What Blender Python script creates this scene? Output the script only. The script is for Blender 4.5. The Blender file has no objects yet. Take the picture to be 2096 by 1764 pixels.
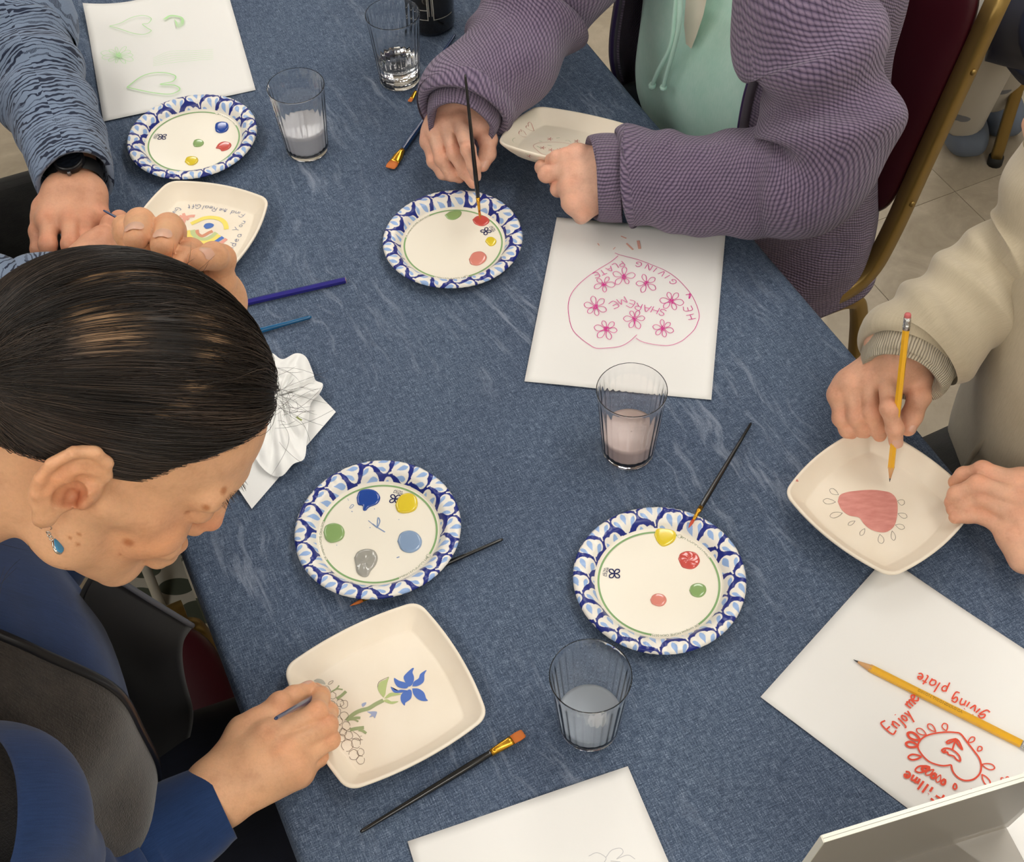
import bpy, bmesh, math, random
import numpy as np
from mathutils import Vector, Matrix
SC = bpy.context.scene
COL = SC.collection
rnd = random.Random(7)
# ---------------------------------------------------------------- camera (solved from the letter-size sheets)
F, PITCH, ROLL, CZ, T = 2752.675, 0.902080, -0.051483, 1.191339, 0.74
_cp, _sp = math.cos(PITCH), math.sin(PITCH)
FWD = np.array([0, _cp, -_sp]); _r0 = np.array([1., 0, 0]); _u0 = np.array([0, _sp, _cp])
RGT = _r0*math.cos(ROLL)+_u0*math.sin(ROLL); UPV = -_r0*math.sin(ROLL)+_u0*math.cos(ROLL)
CAM = np.array([0, 0, T+CZ])
cd = bpy.data.cameras.new('camera'); cam = bpy.data.objects.new('camera', cd); COL.objects.link(cam)
cd.sensor_fit = 'HORIZONTAL'; cd.sensor_width = 36; cd.lens = F/2096*36; cd.clip_start = .02
cam.matrix_world = Matrix(((RGT[0], UPV[0], -FWD[0], CAM[0]), (RGT[1], UPV[1], -FWD[1], CAM[1]), (RGT[2], UPV[2], -FWD[2], CAM[2]), (0, 0, 0, 1)))
SC.camera = cam
SC.view_settings.view_transform = 'Standard'; SC.view_settings.look = 'None'
SC.view_settings.exposure = 0.12; SC.view_settings.gamma = 1; SC.view_settings.use_curve_mapping = False
W = bpy.data.worlds.new('world'); SC.world = W; W.use_nodes = True
W.node_tree.nodes['Background'].inputs[0].default_value = (.9, .95, 1, 1)
W.node_tree.nodes['Background'].inputs[1].default_value = .05
SC.cycles.transparent_max_bounces = 24; SC.cycles.max_bounces = 12
LIGHTS = [(-1.55, 2.45), (.55, 2.75), (-1.75, .55), (.95, .95), (2.7, 1.9), (-.75, -1.1), (1.1, -1.2), (2.9, -.8), (-2.6, -1.2), (.2, -2.2), (1.9, 4.4), (-.9, 4.6)]
LAMP_E = 7.4
CEIL = 2.75

def ray(px, py):
    d = FWD+(px-1048)/F*RGT-(py-882)/F*UPV
    return d
def at(px, py, z=0.):
    d = ray(px, py); return CAM+d*((T+z-CAM[2])/d[2])
def at_plane(px, py, p0, n):
    d = ray(px, py); return CAM+d*(np.dot(np.asarray(p0)-CAM, n)/np.dot(d, n))
def at_dist(px, py, P0, L, near=True):
    "point on the sight line at distance L from P0"
    d = ray(px, py); d = d/np.linalg.norm(d); v = CAM-P0
    b = v@d; c = v@v-L*L; D = b*b-c
    D = math.sqrt(max(D, 0)); t = -b-D if near else -b+D
    return CAM+d*t
def S(r, g, b, a=1):
    f = lambda c: (c/255/12.92 if c/255 <= .04045 else ((c/255+.055)/1.055)**2.4)
    return (f(r), f(g), f(b), a)
# ---------------------------------------------------------------- materials
MC = {}
def mat(name, col, rough=.5, metal=0, spec=.5, build=None, **kw):
    if name in MC: return MC[name]
    m = bpy.data.materials.new(name); m.use_nodes = True; nt = m.node_tree
    b = nt.nodes['Principled BSDF']; b.inputs['Base Color'].default_value = col
    b.inputs['Roughness'].default_value = rough; b.inputs['Metallic'].default_value = metal
    b.inputs['Specular IOR Level'].default_value = spec
    for k, v in kw.items(): b.inputs[k.replace('_', ' ')].default_value = v
    if build: build(N(nt, b))
    MC[name] = m; return m
class N:
    "tiny node helper"
    def __init__(s, nt, b): s.nt, s.b = nt, b
    def n(s, t, ins=None, **pr):
        x = s.nt.nodes.new('ShaderNode'+t)
        for k, v in pr.items(): setattr(x, k, v)
        for k, v in (ins or {}).items(): s.put(x, k, v)
        return x
    def put(s, x, k, v):
        i = x.inputs[k]
        if isinstance(v, tuple) and len(v) == 2 and hasattr(v[0], 'outputs'): s.nt.links.new(v[0].outputs[v[1]], i)
        elif hasattr(v, 'outputs'): s.nt.links.new(v.outputs[0], i)
        else: i.default_value = v
    def math(s, op, a, b=None, clamp=False):
        x = s.n('Math', operation=op, use_clamp=clamp); s.put(x, 0, a)
        if b is not None: s.put(x, 1, b)
        return x
    def mix(s, f, a, b, blend='MIX'):
        x = s.n('Mix', data_type='RGBA', blend_type=blend); s.put(x, 0, f); s.put(x, 6, a); s.put(x, 7, b)
        return (x, 2)
    def co(s, out='Object', scale=(1, 1, 1), rot=(0, 0, 0)):
        t = s.n('TexCoord'); m = s.n('Mapping', {'Vector': (t, out), 'Scale': scale, 'Rotation': rot}); return m
    def noise(s, v, sc, det=3, rough=.5, dist=0, out=0):
        return (s.n('TexNoise', {'Vector': v, 'Scale': sc, 'Detail': det, 'Roughness': rough, 'Distortion': dist}), out)
    def ramp(s, f, stops):
        x = s.n('ValToRGB', {'Fac': f}); e = x.color_ramp.elements
        while len(e) < len(stops): e.new(.5)
        for i, (p, c) in enumerate(stops): e[i].position = p; e[i].color = c if len(c) == 4 else (*c, 1)
        return x
    def g(s, a): return (a, a, a, 1)
    def bump(s, h, st=.3, d=.001):
        x = s.n('Bump', {'Height': h, 'Strength': st, 'Distance': d}); s.put(s.b, 'Normal', x); return x
    def base(s, c): s.put(s.b, 'Base Color', c)
# ---------------------------------------------------------------- objects
def rootloc(p):
    v = np.zeros(3)
    while p is not None: v += np.array(p.location); p = p.parent
    return v
def mk(name, V, Fc, m, parent=None, smooth=True, uv=None, col=None, label=None, kind=None):
    V = np.asarray(V, float).reshape(-1, 3)
    if parent is not None: V = V-rootloc(parent)
    me = bpy.data.meshes.new(name); me.from_pydata(V.tolist(), [], [list(map(int, f)) for f in Fc] if not isinstance(Fc, np.ndarray) else Fc.tolist()); me.update()
    fin(me, m, smooth, uv, col)
    return lk(name, me, parent, label, kind)
def fin(me, m, smooth=True, uv=None, col=None):
    if m is not None:
        for x in (m if isinstance(m, (list, tuple)) else [m]): me.materials.append(x)
    if smooth: me.polygons.foreach_set('use_smooth', np.ones(len(me.polygons), bool))
    if uv is not None:
        l = me.uv_layers.new(name='UVMap'); li = np.zeros(len(me.loops), np.int32); me.loops.foreach_get('vertex_index', li)
        l.data.foreach_set('uv', np.asarray(uv, np.float32)[li].ravel())
    if col is not None:
        a = me.color_attributes.new('Col', 'FLOAT_COLOR', 'POINT'); c = np.ones((len(me.vertices), 4), np.float32)
        c[:, :3] = np.asarray(col)[:, :3]; a.data.foreach_set('color', c.ravel())
def lk(name, data, parent=None, label=None, kind=None):
    o = bpy.data.objects.new(name, data); COL.objects.link(o)
    if parent is not None: o.parent = parent
    if label: o['label'] = label
    if kind: o['kind'] = kind
    return o
def tag(o, label, cat, group=None, kind=None):
    o['label'] = label
    if cat: o['category'] = cat
    if group: o['group'] = group
    if kind: o['kind'] = kind
    return o
def thing(name, label, cat, loc=(0, 0, 0), group=None):
    o = bpy.data.objects.new(name, None); COL.objects.link(o); o.empty_display_size = .02
    o.location = tuple(float(x) for x in loc); return tag(o, label, cat, group)
class M:
    "mesh collector"
    def __init__(s): s.V, s.F, s.UV = [], [], []
    def add(s, V, Fc, uv=None):
        k = sum(len(v) for v in s.V); V = np.asarray(V, float).reshape(-1, 3); s.V.append(V); s.F += [[i+k for i in f] for f in Fc]
        s.UV.append(np.asarray(uv, float) if uv is not None else np.zeros((len(V), 2))); return s
    def box(s, c, d, R=None):
        c = np.asarray(c, float); d = np.asarray(d, float)/2
        V = np.array([[x, y, z] for x in (-1, 1) for y in (-1, 1) for z in (-1, 1)])*d
        if R is not None: V = V@np.asarray(R).T
        return s.add(V+c, [(0, 1, 3, 2), (4, 6, 7, 5), (0, 4, 5, 1), (2, 3, 7, 6), (0, 2, 6, 4), (1, 5, 7, 3)])
    def make(s, name, m, parent=None, smooth=True, uvs=False, **k):
        return mk(name, np.concatenate(s.V), s.F, m, parent, smooth, uv=np.concatenate(s.UV) if uvs else None, **k)
def nrm(v): v = np.asarray(v, float); return v/(np.linalg.norm(v)+1e-12)
def frames(P):
    P = np.asarray(P, float); n = len(P); Tn = np.array([nrm(P[min(i+1, n-1)]-P[max(i-1, 0)]) for i in range(n)])
    a = np.array([0, 0, 1.]) if abs(Tn[0][2]) < .9 else np.array([1., 0, 0])
    U = [nrm(a-Tn[0]*(a@Tn[0]))]
    for i in range(1, n): u = U[-1]-Tn[i]*(U[-1]@Tn[i]); U.append(nrm(u))
    U = np.array(U); return Tn, U, np.cross(Tn, U)
def spline(P, n):
    "Catmull-Rom through rows of P (any width), n samples"
    P = np.asarray(P, float); k = len(P)
    if k == 2: t = np.linspace(0, 1, n)[:, None]; return P[0]*(1-t)+P[1]*t
    Q = np.vstack([2*P[0]-P[1], P, 2*P[-1]-P[-2]]); out = []
    for t in np.linspace(0, k-1, n):
        i = min(int(t), k-2); f = t-i; a, b, c, d = Q[i:i+4]
        out.append(.5*((2*b)+(c-a)*f+(2*a-5*b+4*c-d)*f*f+(3*b-a-3*c+d)*f**3))
    return np.array(out)
def tube(P, R, seg=12, caps=True, flat=None, up=None):
    "P (n,3), R scalar/array; flat=(n) squash factor along U; returns V,F,uv"
    P = np.asarray(P, float); n = len(P); R = np.broadcast_to(np.asarray(R, float), (n,)); Tn, U, B = frames(P)
    if up is not None:
        up = np.asarray(up, float); U = np.array([nrm(up-t*(up@t)) for t in Tn]); B = np.cross(Tn, U)
    fl = np.ones(n) if flat is None else np.broadcast_to(flat, (n,))
    th = np.arange(seg)*2*math.pi/seg
    V = (P[:, None]+R[:, None, None]*(np.cos(th)[None, :, None]*U[:, None]*fl[:, None, None]+np.sin(th)[None, :, None]*B[:, None])).reshape(-1, 3)
    Fc = [(i*seg+j, i*seg+(j+1) % seg, (i+1)*seg+(j+1) % seg, (i+1)*seg+j) for i in range(n-1) for j in range(seg)]
    if caps: Fc += [tuple(range(seg))[::-1], tuple((n-1)*seg+j for j in range(seg))]
    L = np.r_[0, np.cumsum(np.linalg.norm(np.diff(P, axis=0), axis=1))]
    uv = np.stack([np.tile(np.arange(seg)/seg, n), np.repeat(L, seg)], 1)
    return V, Fc, uv
def lathe(prof, seg=48, c=(0, 0, 0)):
    prof = np.asarray(prof, float); n = len(prof); th = np.arange(seg)*2*math.pi/seg
    V = np.stack([prof[:, 0][:, None]*np.cos(th), prof[:, 0][:, None]*np.sin(th), np.repeat(prof[:, 1][:, None], seg, 1)], -1).reshape(-1, 3)+np.asarray(c)
    return V, [(i*seg+j, i*seg+(j+1) % seg, (i+1)*seg+(j+1) % seg, (i+1)*seg+j) for i in range(n-1) for j in range(seg)]
_rk = [0]
def ribbon(mm, P, w, n=(0, 0, 1), lift=0.):
    _rk[0] = (_rk[0]+1) % 40; lift = lift+_rk[0]*4e-6
    P = np.asarray(P, float); n = np.asarray(n, float)
    if len(P) < 2: return
    d = np.gradient(P, axis=0); s = np.cross(n, d); s /= np.linalg.norm(s, axis=1)[:, None]+1e-12
    w = np.broadcast_to(np.asarray(w, float), (len(P),))[:, None]
    e0 = P+n*(lift+np.arange(len(P))*1.6e-6)[:, None]; V = np.vstack([e0+s*w/2, e0-s*w/2]); k = len(P)
    mm.add(V, [(i, i+1, k+i+1, k+i) for i in range(k-1)])
def poly_fan(mm, P):
    P = np.asarray(P, float); c = P.mean(0); k = len(P); mm.add(np.vstack([P, c]), [(i, (i+1) % k, k) for i in range(k)])
# stroke alphabet, unit height
GL = {'A': '0,0 .35,1 .7,0;.15,.4 .55,.4', 'E': '.6,1 0,1 0,0 .6,0;0,.5 .45,.5', 'F': '.6,1 0,1 0,0;0,.5 .45,.5', 'G': '.6,.85 .3,1 0,.6 .05,.2 .35,0 .62,.2 .62,.45 .35,.45',
 'H': '0,0 0,1;.6,0 .6,1;0,.5 .6,.5', 'I': '.2,0 .2,1', 'L': '0,1 0,0 .5,0', 'M': '0,0 .1,1 .4,.3 .7,1 .8,0', 'N': '0,0 0,1 .6,0 .6,1', 'P': '0,0 0,1 .4,1 .55,.75 .4,.5 0,.5', 'R': '0,0 0,1 .4,1 .55,.75 .4,.5 0,.5;.25,.5 .6,0',
 'S': '.55,.85 .3,1 .05,.8 .15,.55 .5,.4 .55,.15 .3,0 0,.12', 'T': '0,1 .7,1;.35,1 .35,0', 'V': '0,1 .3,0 .6,1', 'Y': '0,1 .3,.5 .6,1;.3,.5 .25,0', 'X': '0,0 .6,1;0,1 .6,0', 'D': '0,0 0,1 .4,.9 .55,.5 .4,.1 0,0', 'O': '.3,1 .05,.75 .05,.25 .3,0 .55,.25 .55,.75 .3,1', 'C': '.55,.85 .3,1 .05,.7 .05,.3 .3,0 .55,.15', 'K': '0,0 0,1;.5,1 0,.45 .5,0', 'U': '0,1 .03,.2 .3,0 .55,.2 .55,1', 'B': '0,0 0,1 .4,.95 .4,.55 0,.5 .5,.45 .5,.05 0,0', '-': '0,.45 .4,.45', 'Q': '.3,1 .05,.75 .05,.25 .3,0 .55,.25 .55,.75 .3,1;.4,.2 .6,0',
 'a': '.45,.5 .2,.55 0,.3 .15,0 .45,.15 .45,.5 .5,0', 'd': '.45,.45 .2,.55 0,.3 .15,0 .45,.15;.48,1 .45,0', 'e': '.05,.3 .42,.35 .3,.55 .08,.45 .02,.2 .2,0 .45,.1', 'f': '.45,.9 .25,1 .18,.7 .18,0;0,.5 .4,.5', 'g': '.45,.5 .15,.55 .05,.25 .2,.05 .45,.4 .4,-.3 .1,-.4', 'h': '0,1 0,0;0,.4 .25,.55 .42,.4 .42,0',
 'i': '.1,.5 .1,0;.1,.75 .12,.8', 'j': '.3,.5 .25,-.2 .05,-.35;.32,.75 .33,.8', 'l': '.15,1 .1,0', 'm': '0,.5 .05,0;.05,.35 .2,.5 .3,.4 .3,0;.3,.35 .5,.5 .6,.4 .62,0', 'n': '0,.5 .03,0;.03,.35 .25,.55 .4,.4 .42,0', 'o': '.22,.5 .03,.3 .1,.05 .3,.02 .42,.25 .22,.5', 'p': '0,.5 -.05,-.4;0,.4 .25,.55 .42,.35 .25,.05 0,.1', 't': '.2,.9 .18,.1 .35,0;0,.6 .4,.62', 'u': '0,.5 .03,.1 .2,0 .38,.15 .4,.5 .45,0', 'v': '0,.5 .2,0 .4,.5', 'y': '0,.5 .2,.05;.42,.5 .05,-.4', 's': '.4,.45 .15,.5 .1,.3 .35,.2 .25,0 .02,.05', "'": '.1,1 .05,.8'}
def glyph(ch): return [np.array([[float(t) for t in q.split(',')] for q in st.split()]) for st in GL[ch].split(';')]
def write(mm, text, path, h, w, n=(0, 0, 1), lift=.0002, gap=.22, jit=.04, fit=True):
    "write stroke letters along a 3D path lying in a plane with normal n"
    P = spline(path, 60); L = np.r_[0, np.cumsum(np.linalg.norm(np.diff(P, axis=0), axis=1))]; n = np.asarray(n, float)
    ws = []
    for c in text: ws.append(.5 if c == ' ' else max(st[:, 0].max() for st in glyph(c)))
    tot = sum(ws)*h+gap*h*(len(text)-1); k = L[-1]/tot if fit else 1.; s = 0
    for c, cw in zip(text, ws):
        if c != ' ':
            m0 = s+cw*h*k/2; p = np.array([np.interp(m0, L, P[:, i]) for i in range(3)]); q = np.array([np.interp(m0+.002, L, P[:, i]) for i in range(3)])-np.array([np.interp(m0-.002, L, P[:, i]) for i in range(3)])
            tx = nrm(q); ty = np.cross(n, tx); kk = min(k, 1.25); a = rnd.uniform(-jit, jit)*2; tx, ty = tx*math.cos(a)+ty*math.sin(a), ty*math.cos(a)-tx*math.sin(a)
            for st in glyph(c):
                st = spline(np.vstack([st]), max(4, len(st)*4)) if len(st) > 2 else spline(st, 3)
                st = st+np.array([[rnd.uniform(-jit, jit)*.5, rnd.uniform(-jit, jit)*.5]])
                ribbon(mm, p+np.outer((st[:, 0]-cw/2)*h*kk, tx)+np.outer(st[:, 1]*h, ty), w, n, lift)
        s += (cw+gap)*h*k
def font_mesh(text, size):
    cu = bpy.data.curves.new('t', 'FONT'); cu.body = text; cu.size = size; cu.resolution_u = 2
    o = bpy.data.objects.new('t', cu); COL.objects.link(o); dg = bpy.context.evaluated_depsgraph_get(); me = o.evaluated_get(dg).to_mesh()
    V = np.array([v.co[:] for v in me.vertices]); Fc = [list(p.vertices) for p in me.polygons]; o.evaluated_get(dg).to_mesh_clear()
    bpy.data.objects.remove(o); bpy.data.curves.remove(cu); return V, Fc
# ---------------------------------------------------------------- room shell
TA = np.array([.389, -.9213, 0]); TA = TA/np.linalg.norm(TA); TB = np.array([-TA[1], TA[0], 0])  # table axes: along, across
B0, B1, A0, A1 = -.006, .764, -2.62, -.12
def tp(a, b, z=0): return TA*a+TB*b+np.array([0, 0, T+z])
def _floor(k):
    v = k.co('Object'); oi = k.n('ObjectInfo'); w = k.n('VectorMath', {0: v, 1: (oi, 'Random')}, operation='ADD')
    a = k.noise(w, 9, 6, .65, 1.2); b = k.noise(w, 60, 3)
    c = k.ramp(a, [(.3, S(160, 148, 128)), (.5, S(174, 162, 142)), (.7, S(190, 178, 158))])
    k.base(k.mix(k.math('MULTIPLY', b, .35), c, S(140, 126, 108)))
m_tile = mat('vinyl_tile', S(170, 156, 136), .45, build=_floor)
m_grout = mat('tile_joint', S(142, 130, 112), .8)
m_wall = mat('wall_paint', S(225, 220, 208), .8, build=lambda k: k.bump(k.noise(k.co(), 120), .05))
m_ceil = mat('ceiling_board', S(232, 230, 224), .9, build=lambda k: k.bump(k.noise(k.co(), 300), .2))
X0, X1, Y0, Y1 = -3.6, 4.2, -2.8, 6.2
fl = M().box(((X0+X1)/2, (Y0+Y1)/2, -.06), (X1-X0, Y1-Y0, .116)).make('floor', m_grout, smooth=False); tag(fl, 'beige mottled vinyl tile floor', None, kind='structure')
ta = math.radians(-67.1); tR = np.array([[math.cos(ta), -math.sin(ta)], [math.sin(ta), math.cos(ta)]])
tmesh = None; g = .3048
for i in range(-16, 5):
    for j in range(-3, 13):
        c = tR@np.array([i*g+.11, j*g+.02])
        if not (X0 < c[0] < X1 and -.6 < c[1] < 5.2): continue
        if tmesh is None:
            bm = bmesh.new(); bmesh.ops.create_cube(bm, size=1); bmesh.ops.scale(bm, vec=(g-.0012, g-.0012, .003), verts=bm.verts); tmesh = bpy.data.meshes.new('tile'); bm.to_mesh(tmesh); bm.free(); tmesh.materials.append(m_tile)
        o = lk('tile', tmesh, fl); o.location = (c[0], c[1], -.0005); o.rotation_euler.z = ta
for nm, c, d in (('wall_left', (X0-.05, (Y0+Y1)/2, CEIL/2), (.1, Y1-Y0, CEIL)), ('wall_right', (X1+.05, (Y0+Y1)/2, CEIL/2), (.1, Y1-Y0, CEIL)), ('wall_back', ((X0+X1)/2, Y1+.05, CEIL/2), (X1-X0, .1, CEIL)), ('wall_front', ((X0+X1)/2, Y0-.05, CEIL/2), (X1-X0, .1, CEIL))):
    tag(M().box(c, d).make(nm, m_wall, smooth=False), 'plain painted wall', None, kind='structure')
tag(M().box(((X0+X1)/2, (Y0+Y1)/2, CEIL+.05), (X1-X0, Y1-Y0, .1)).make('ceiling', m_ceil, smooth=False), 'white tiled ceiling', None, kind='structure')
m_em = mat('lamp_diffuser', (1, 1, 1, 1), .5, build=lambda k: (k.put(k.b, 'Emission Color', (1, .972, .925, 1)), k.put(k.b, 'Emission Strength', LAMP_E)))
m_wm = mat('white_metal', S(235, 235, 232), .4)
for i, (x, y) in enumerate(LIGHTS):
    r = thing('ceiling_light', 'recessed fluorescent ceiling light panel', 'ceiling light', (x, y, CEIL-.03), 'ceiling light panels')
    M().box((x, y, CEIL-.022), (.56, 1.16, .01)).make('diffuser', m_em, r, False)
    f = M()
    for sx in (-1, 1): f.box((x+sx*.295, y, CEIL-.016), (.03, 1.22, .03)); f.box((x, y+sx*.595, CEIL-.016), (.56, .03, .03))
    f.make('frame', m_wm, r, False)
# ---------------------------------------------------------------- table and cloth
def _cloth(k):
    t = k.n('TexCoord'); sep = k.n('SeparateXYZ', {0: (t, 'UV')}); u, v = (sep, 0), (sep, 1)
    def st(su, sv, sc=1., det=2, off=0.):
        c = k.n('CombineXYZ', {0: k.math('MULTIPLY', u, su), 1: k.math('MULTIPLY', v, sv), 2: off}); return k.noise(c, sc, det, .6)
    a = st(90, 900); b = st(900, 90); fine = st(750, 750, 1, 1)
    w = k.math('ADD', k.math('MULTIPLY', a, .5), k.math('MULTIPLY', b, .5)); w = k.math('ADD', k.math('MULTIPLY', w, .68), k.math('MULTIPLY', fine, .32))
    c = k.ramp(w, [(.36, S(48, 59, 78)), (.47, S(70, 85, 107)), (.56, S(98, 112, 133)), (.66, S(142, 156, 178))])
    slub = k.math('LESS_THAN', st(700, 26, 1, 2, 5.), .285); c2 = k.mix(k.math('MULTIPLY', slub, .55), c, S(26, 37, 58))
    slub2 = k.math('GREATER_THAN', st(26, 700, 1, 2, 9.), .735); c2 = k.mix(k.math('MULTIPLY', slub2, .4), c2, S(140, 155, 180))
    # pale worn scuffs along creases
    d = k.noise((t, 'UV'), 2.2, 4, .6, .8, 1)
    wv = k.n('VectorMath', {0: (t, 'UV'), 1: k.n('VectorMath', {0: d, 1: (.16, .16, 0)}, operation='MULTIPLY')}, operation='ADD')
    sm = k.n('Mapping', {'Vector': wv, 'Rotation': (0, 0, .35), 'Scale': (8, 70, 1)}); s1 = k.ramp(k.noise(sm, 1, 6, .7), [(.53, (0, 0, 0)), (.75, (1, 1, 1))])
    big = k.ramp(k.noise((t, 'UV'), 3.1, 3, .5), [(.45, (0, 0, 0)), (.63, (1, 1, 1))])
    sc = k.math('MULTIPLY', k.math('MULTIPLY', s1, big), .82)
    tone = k.ramp(k.noise((t, 'UV'), 5, 3, .6), [(.3, (.86, .86, .88)), (.7, (1.06, 1.06, 1.04))])
    c3 = k.mix(sc, k.mix(1, c2, tone, 'MULTIPLY'), S(160, 170, 188)); k.base(c3)
    k.bump(w, .5, .0006)
m_cloth = mat('blue_woven_cloth', S(75, 95, 125), .82, spec=.25, build=_cloth)
m_ply = mat('table_top_board', S(150, 120, 85), .5, build=lambda k: k.base(k.ramp(k.noise(k.co('Object', (2, 30, 2)), 4), [(.3, S(130, 100, 66)), (.7, S(170, 138, 98))])))
m_gold = mat('gold_tone_metal', S(150, 124, 70), .38, .75, build=lambda k: k.bump(k.noise(k.co(), 400), .04))
m_dkm = mat('dark_metal', S(40, 38, 36), .4, .6)
tr = thing('folding_table', 'long rectangular folding table under the blue woven cloth', 'table', (*tp((A0+A1)/2, (B0+B1)/2)[:2], 0))
R2 = np.array([TA, TB, [0, 0, 1]]).T
M().box(tp((A0+A1)/2, (B0+B1)/2, -.018), (A1-A0-.02, B1-B0-.02, .03), R2).make('tabletop', m_ply, tr, False)
for a_ in (A0+.25, A1-.25):
    for b_ in (B0+.1, B1-.1):
        V, Fc, _ = tube([tp(a_, b_, -.035), tp(a_, b_, -.74)], .014, 10); mk('leg', V, Fc, m_dkm, tr)
    V, Fc, _ = tube([tp(a_, B0+.1, -.5), tp(a_, B1-.1, -.5)], .01, 8); mk('crossbar', V, Fc, m_dkm, tr)
def cloth():
    na, nb = 300, 150; DR = .10
    aa = np.linspace(A0-DR, A1+DR, na); bb = np.r_[np.linspace(B0-DR, B0-.012, 14), np.linspace(B0-.009, B0+.016, 10), np.linspace(B0+.02, B1-.02, 96), np.linspace(B1-.016, B1+.009, 10), np.linspace(B1+.012, B1+DR, 14)]
    A, Bm = np.meshgrid(aa, bb, indexing='ij')
    def fold(x, lo, hi):
        r = .013; e = np.where(x < lo, lo-x, np.where(x > hi, x-hi, 0)); sg = np.where(x < lo, -1, 1); q = r*math.pi/2
        base = np.clip(x, lo, hi); ph = np.minimum(e/r, math.pi/2); out = np.where(e > 0, r*np.sin(ph), 0); dz = np.where(e > 0, r*(1-np.cos(ph)), 0)+np.maximum(e-q, 0)
        return base+sg*out, dz, np.maximum(e-q, 0)*sg
    a2, za, ea = fold(A, A0, A1); b2, zb, eb = fold(Bm, B0, B1); z = -np.maximum(za, zb)
    hang = np.maximum(np.abs(eb), np.abs(ea))
    wob = (np.sin(A*26+1.3*np.sin(A*7))*.5+.5*np.sin(A*11+2))*np.minimum(hang/.2, 1)*.006
    b2 = b2+np.where(eb != 0, np.sign(eb)*(wob+.001), 0); a2 = a2+np.where(ea != 0, np.sign(ea)*(np.sin(Bm*24)*.012*np.minimum(hang/.2, 1)+.004), 0)
    top = hang <= 0
    wr = .0010*np.sin(A*9+3*np.sin(Bm*5))*np.sin(Bm*12+2*np.sin(A*6+1))+.0006*np.sin(Bm*40+5*np.sin(A*5))
    z = z+np.where(top, wr-.0009, 0)
    V = (a2[..., None]*TA+b2[..., None]*TB); V[..., 2] = T+z
    Fc = [(i*len(bb)+j, (i+1)*len(bb)+j, (i+1)*len(bb)+j+1, i*len(bb)+j+1) for i in range(na-1) for j in range(len(bb)-1)]
    o = mk('tablecloth', V.reshape(-1, 3), Fc, m_cloth, uv=np.stack([A.ravel(), Bm.ravel()], 1))
    tag(o, 'blue denim-like woven cloth with pale scuffs covering the table', 'tablecloth')
cloth()
PAPA = (0.01733, 1.01252, -0.19613)
PAPB = (-0.54863, 1.52865, 0.24785)
PAPC = (0.22716, 0.59640, -0.79533)
PAPD = (-0.03429, 0.20288, 0.29058)
# ---------------------------------------------------------------- papers
def Z(ox, oy, s):
    "zoomed crop coordinates -> photograph pixels"
    return lambda x, y: (ox+x/s, oy+y/s)
def pts(s): return [tuple(float(v) for v in t.split(',')) for t in s.split()]
m_paper = mat('white_paper', S(238, 237, 234), .85, spec=.2, build=lambda k: k.bump(k.noise(k.co('Object'), 900), .06, .0003))
def ink(n, r, g, b, rough=.6): return mat('ink_'+n, S(r, g, b), rough, spec=.2)
def sheet(label, x, y, yaw, w, h, curl=(0, 0, 0, 0), z=.0012):
    r = thing('paper_sheet', label, 'paper', (x, y, T+z))
    c, s = math.cos(yaw), math.sin(yaw); nx, ny = 22, 28; V = []
    for k in (0, 1):
        for j in range(ny+1):
            for i in range(nx+1):
                u, v = i/nx, j/ny
                cz = sum(cc*max(0, 1-math.hypot((u-a)*1.2, (v-b)*1.2)/.42)**2 for cc, (a, b) in zip(curl, ((0, 0), (1, 0), (1, 1), (0, 1))))
                X, Y = u*w, v*h; V.append((x+c*X-s*Y, y+s*X+c*Y, T+z+cz+.0004*(math.sin(u*7+v*3)+1)-k*.00025))
    n1 = (nx+1)*(ny+1); Fc = []
    for j in range(ny):
        for i in range(nx): a = j*(nx+1)+i; Fc += [(a, a+1, a+nx+2, a+nx+1), (n1+a, n1+a+nx+1, n1+a+nx+2, n1+a+1)]
    rim = [i for i in range(nx)]+[nx+j*(nx+1) for j in range(ny)]+[ny*(nx+1)+nx-i for i in range(nx)]+[(ny-j)*(nx+1) for j in range(ny)]
    Fc += [(rim[i], n1+rim[i], n1+rim[(i+1) % len(rim)], rim[(i+1) % len(rim)]) for i in range(len(rim))]
    mk('sheet', V, Fc, m_paper, r); return r
LW, LH = .2159, .2794
ppA = sheet('white sheet with a magenta marker heart full of flowers', *PAPA, LW, LH, (0, 0, .006, 0))
ppB = sheet('white sheet with pale green heart sketches behind the far left paper plate', *PAPB, LW, LH, (0, 0, 0, .012))
ppC = sheet('white sheet with a red marker heart and the words enjoy me, under the yellow pencil', *PAPC, LH, LW, (0, .002, 0, .002))
ppD = sheet('white sheet with a faint pencil flower at the near edge of the table', *PAPD, LW, LH)
PZ = .0025
def w3(L, z=PZ): return np.array([at(x, y, z) for x, y in L])
def stroke(mm, L, w, z=PZ, sm=True, n=None):
    P = w3(L, z); P = spline(P, n or max(6, 5*len(P))) if sm and len(P) > 2 else spline(P, 4); ribbon(mm, P, w)
def loop(mm, c, tip, wd, w, f=w3):
    "teardrop loop from c to tip (pixels)"
    c = np.array(c); tip = np.array(tip); d = tip-c; p = np.array([-d[1], d[0]])*wd
    L = [c, c+d*.35+p*.8, c+d*.75+p, tip, c+d*.75-p, c+d*.35-p*.8, c+d*.02]; ribbon(mm, spline(f(L), 26), w)
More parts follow.
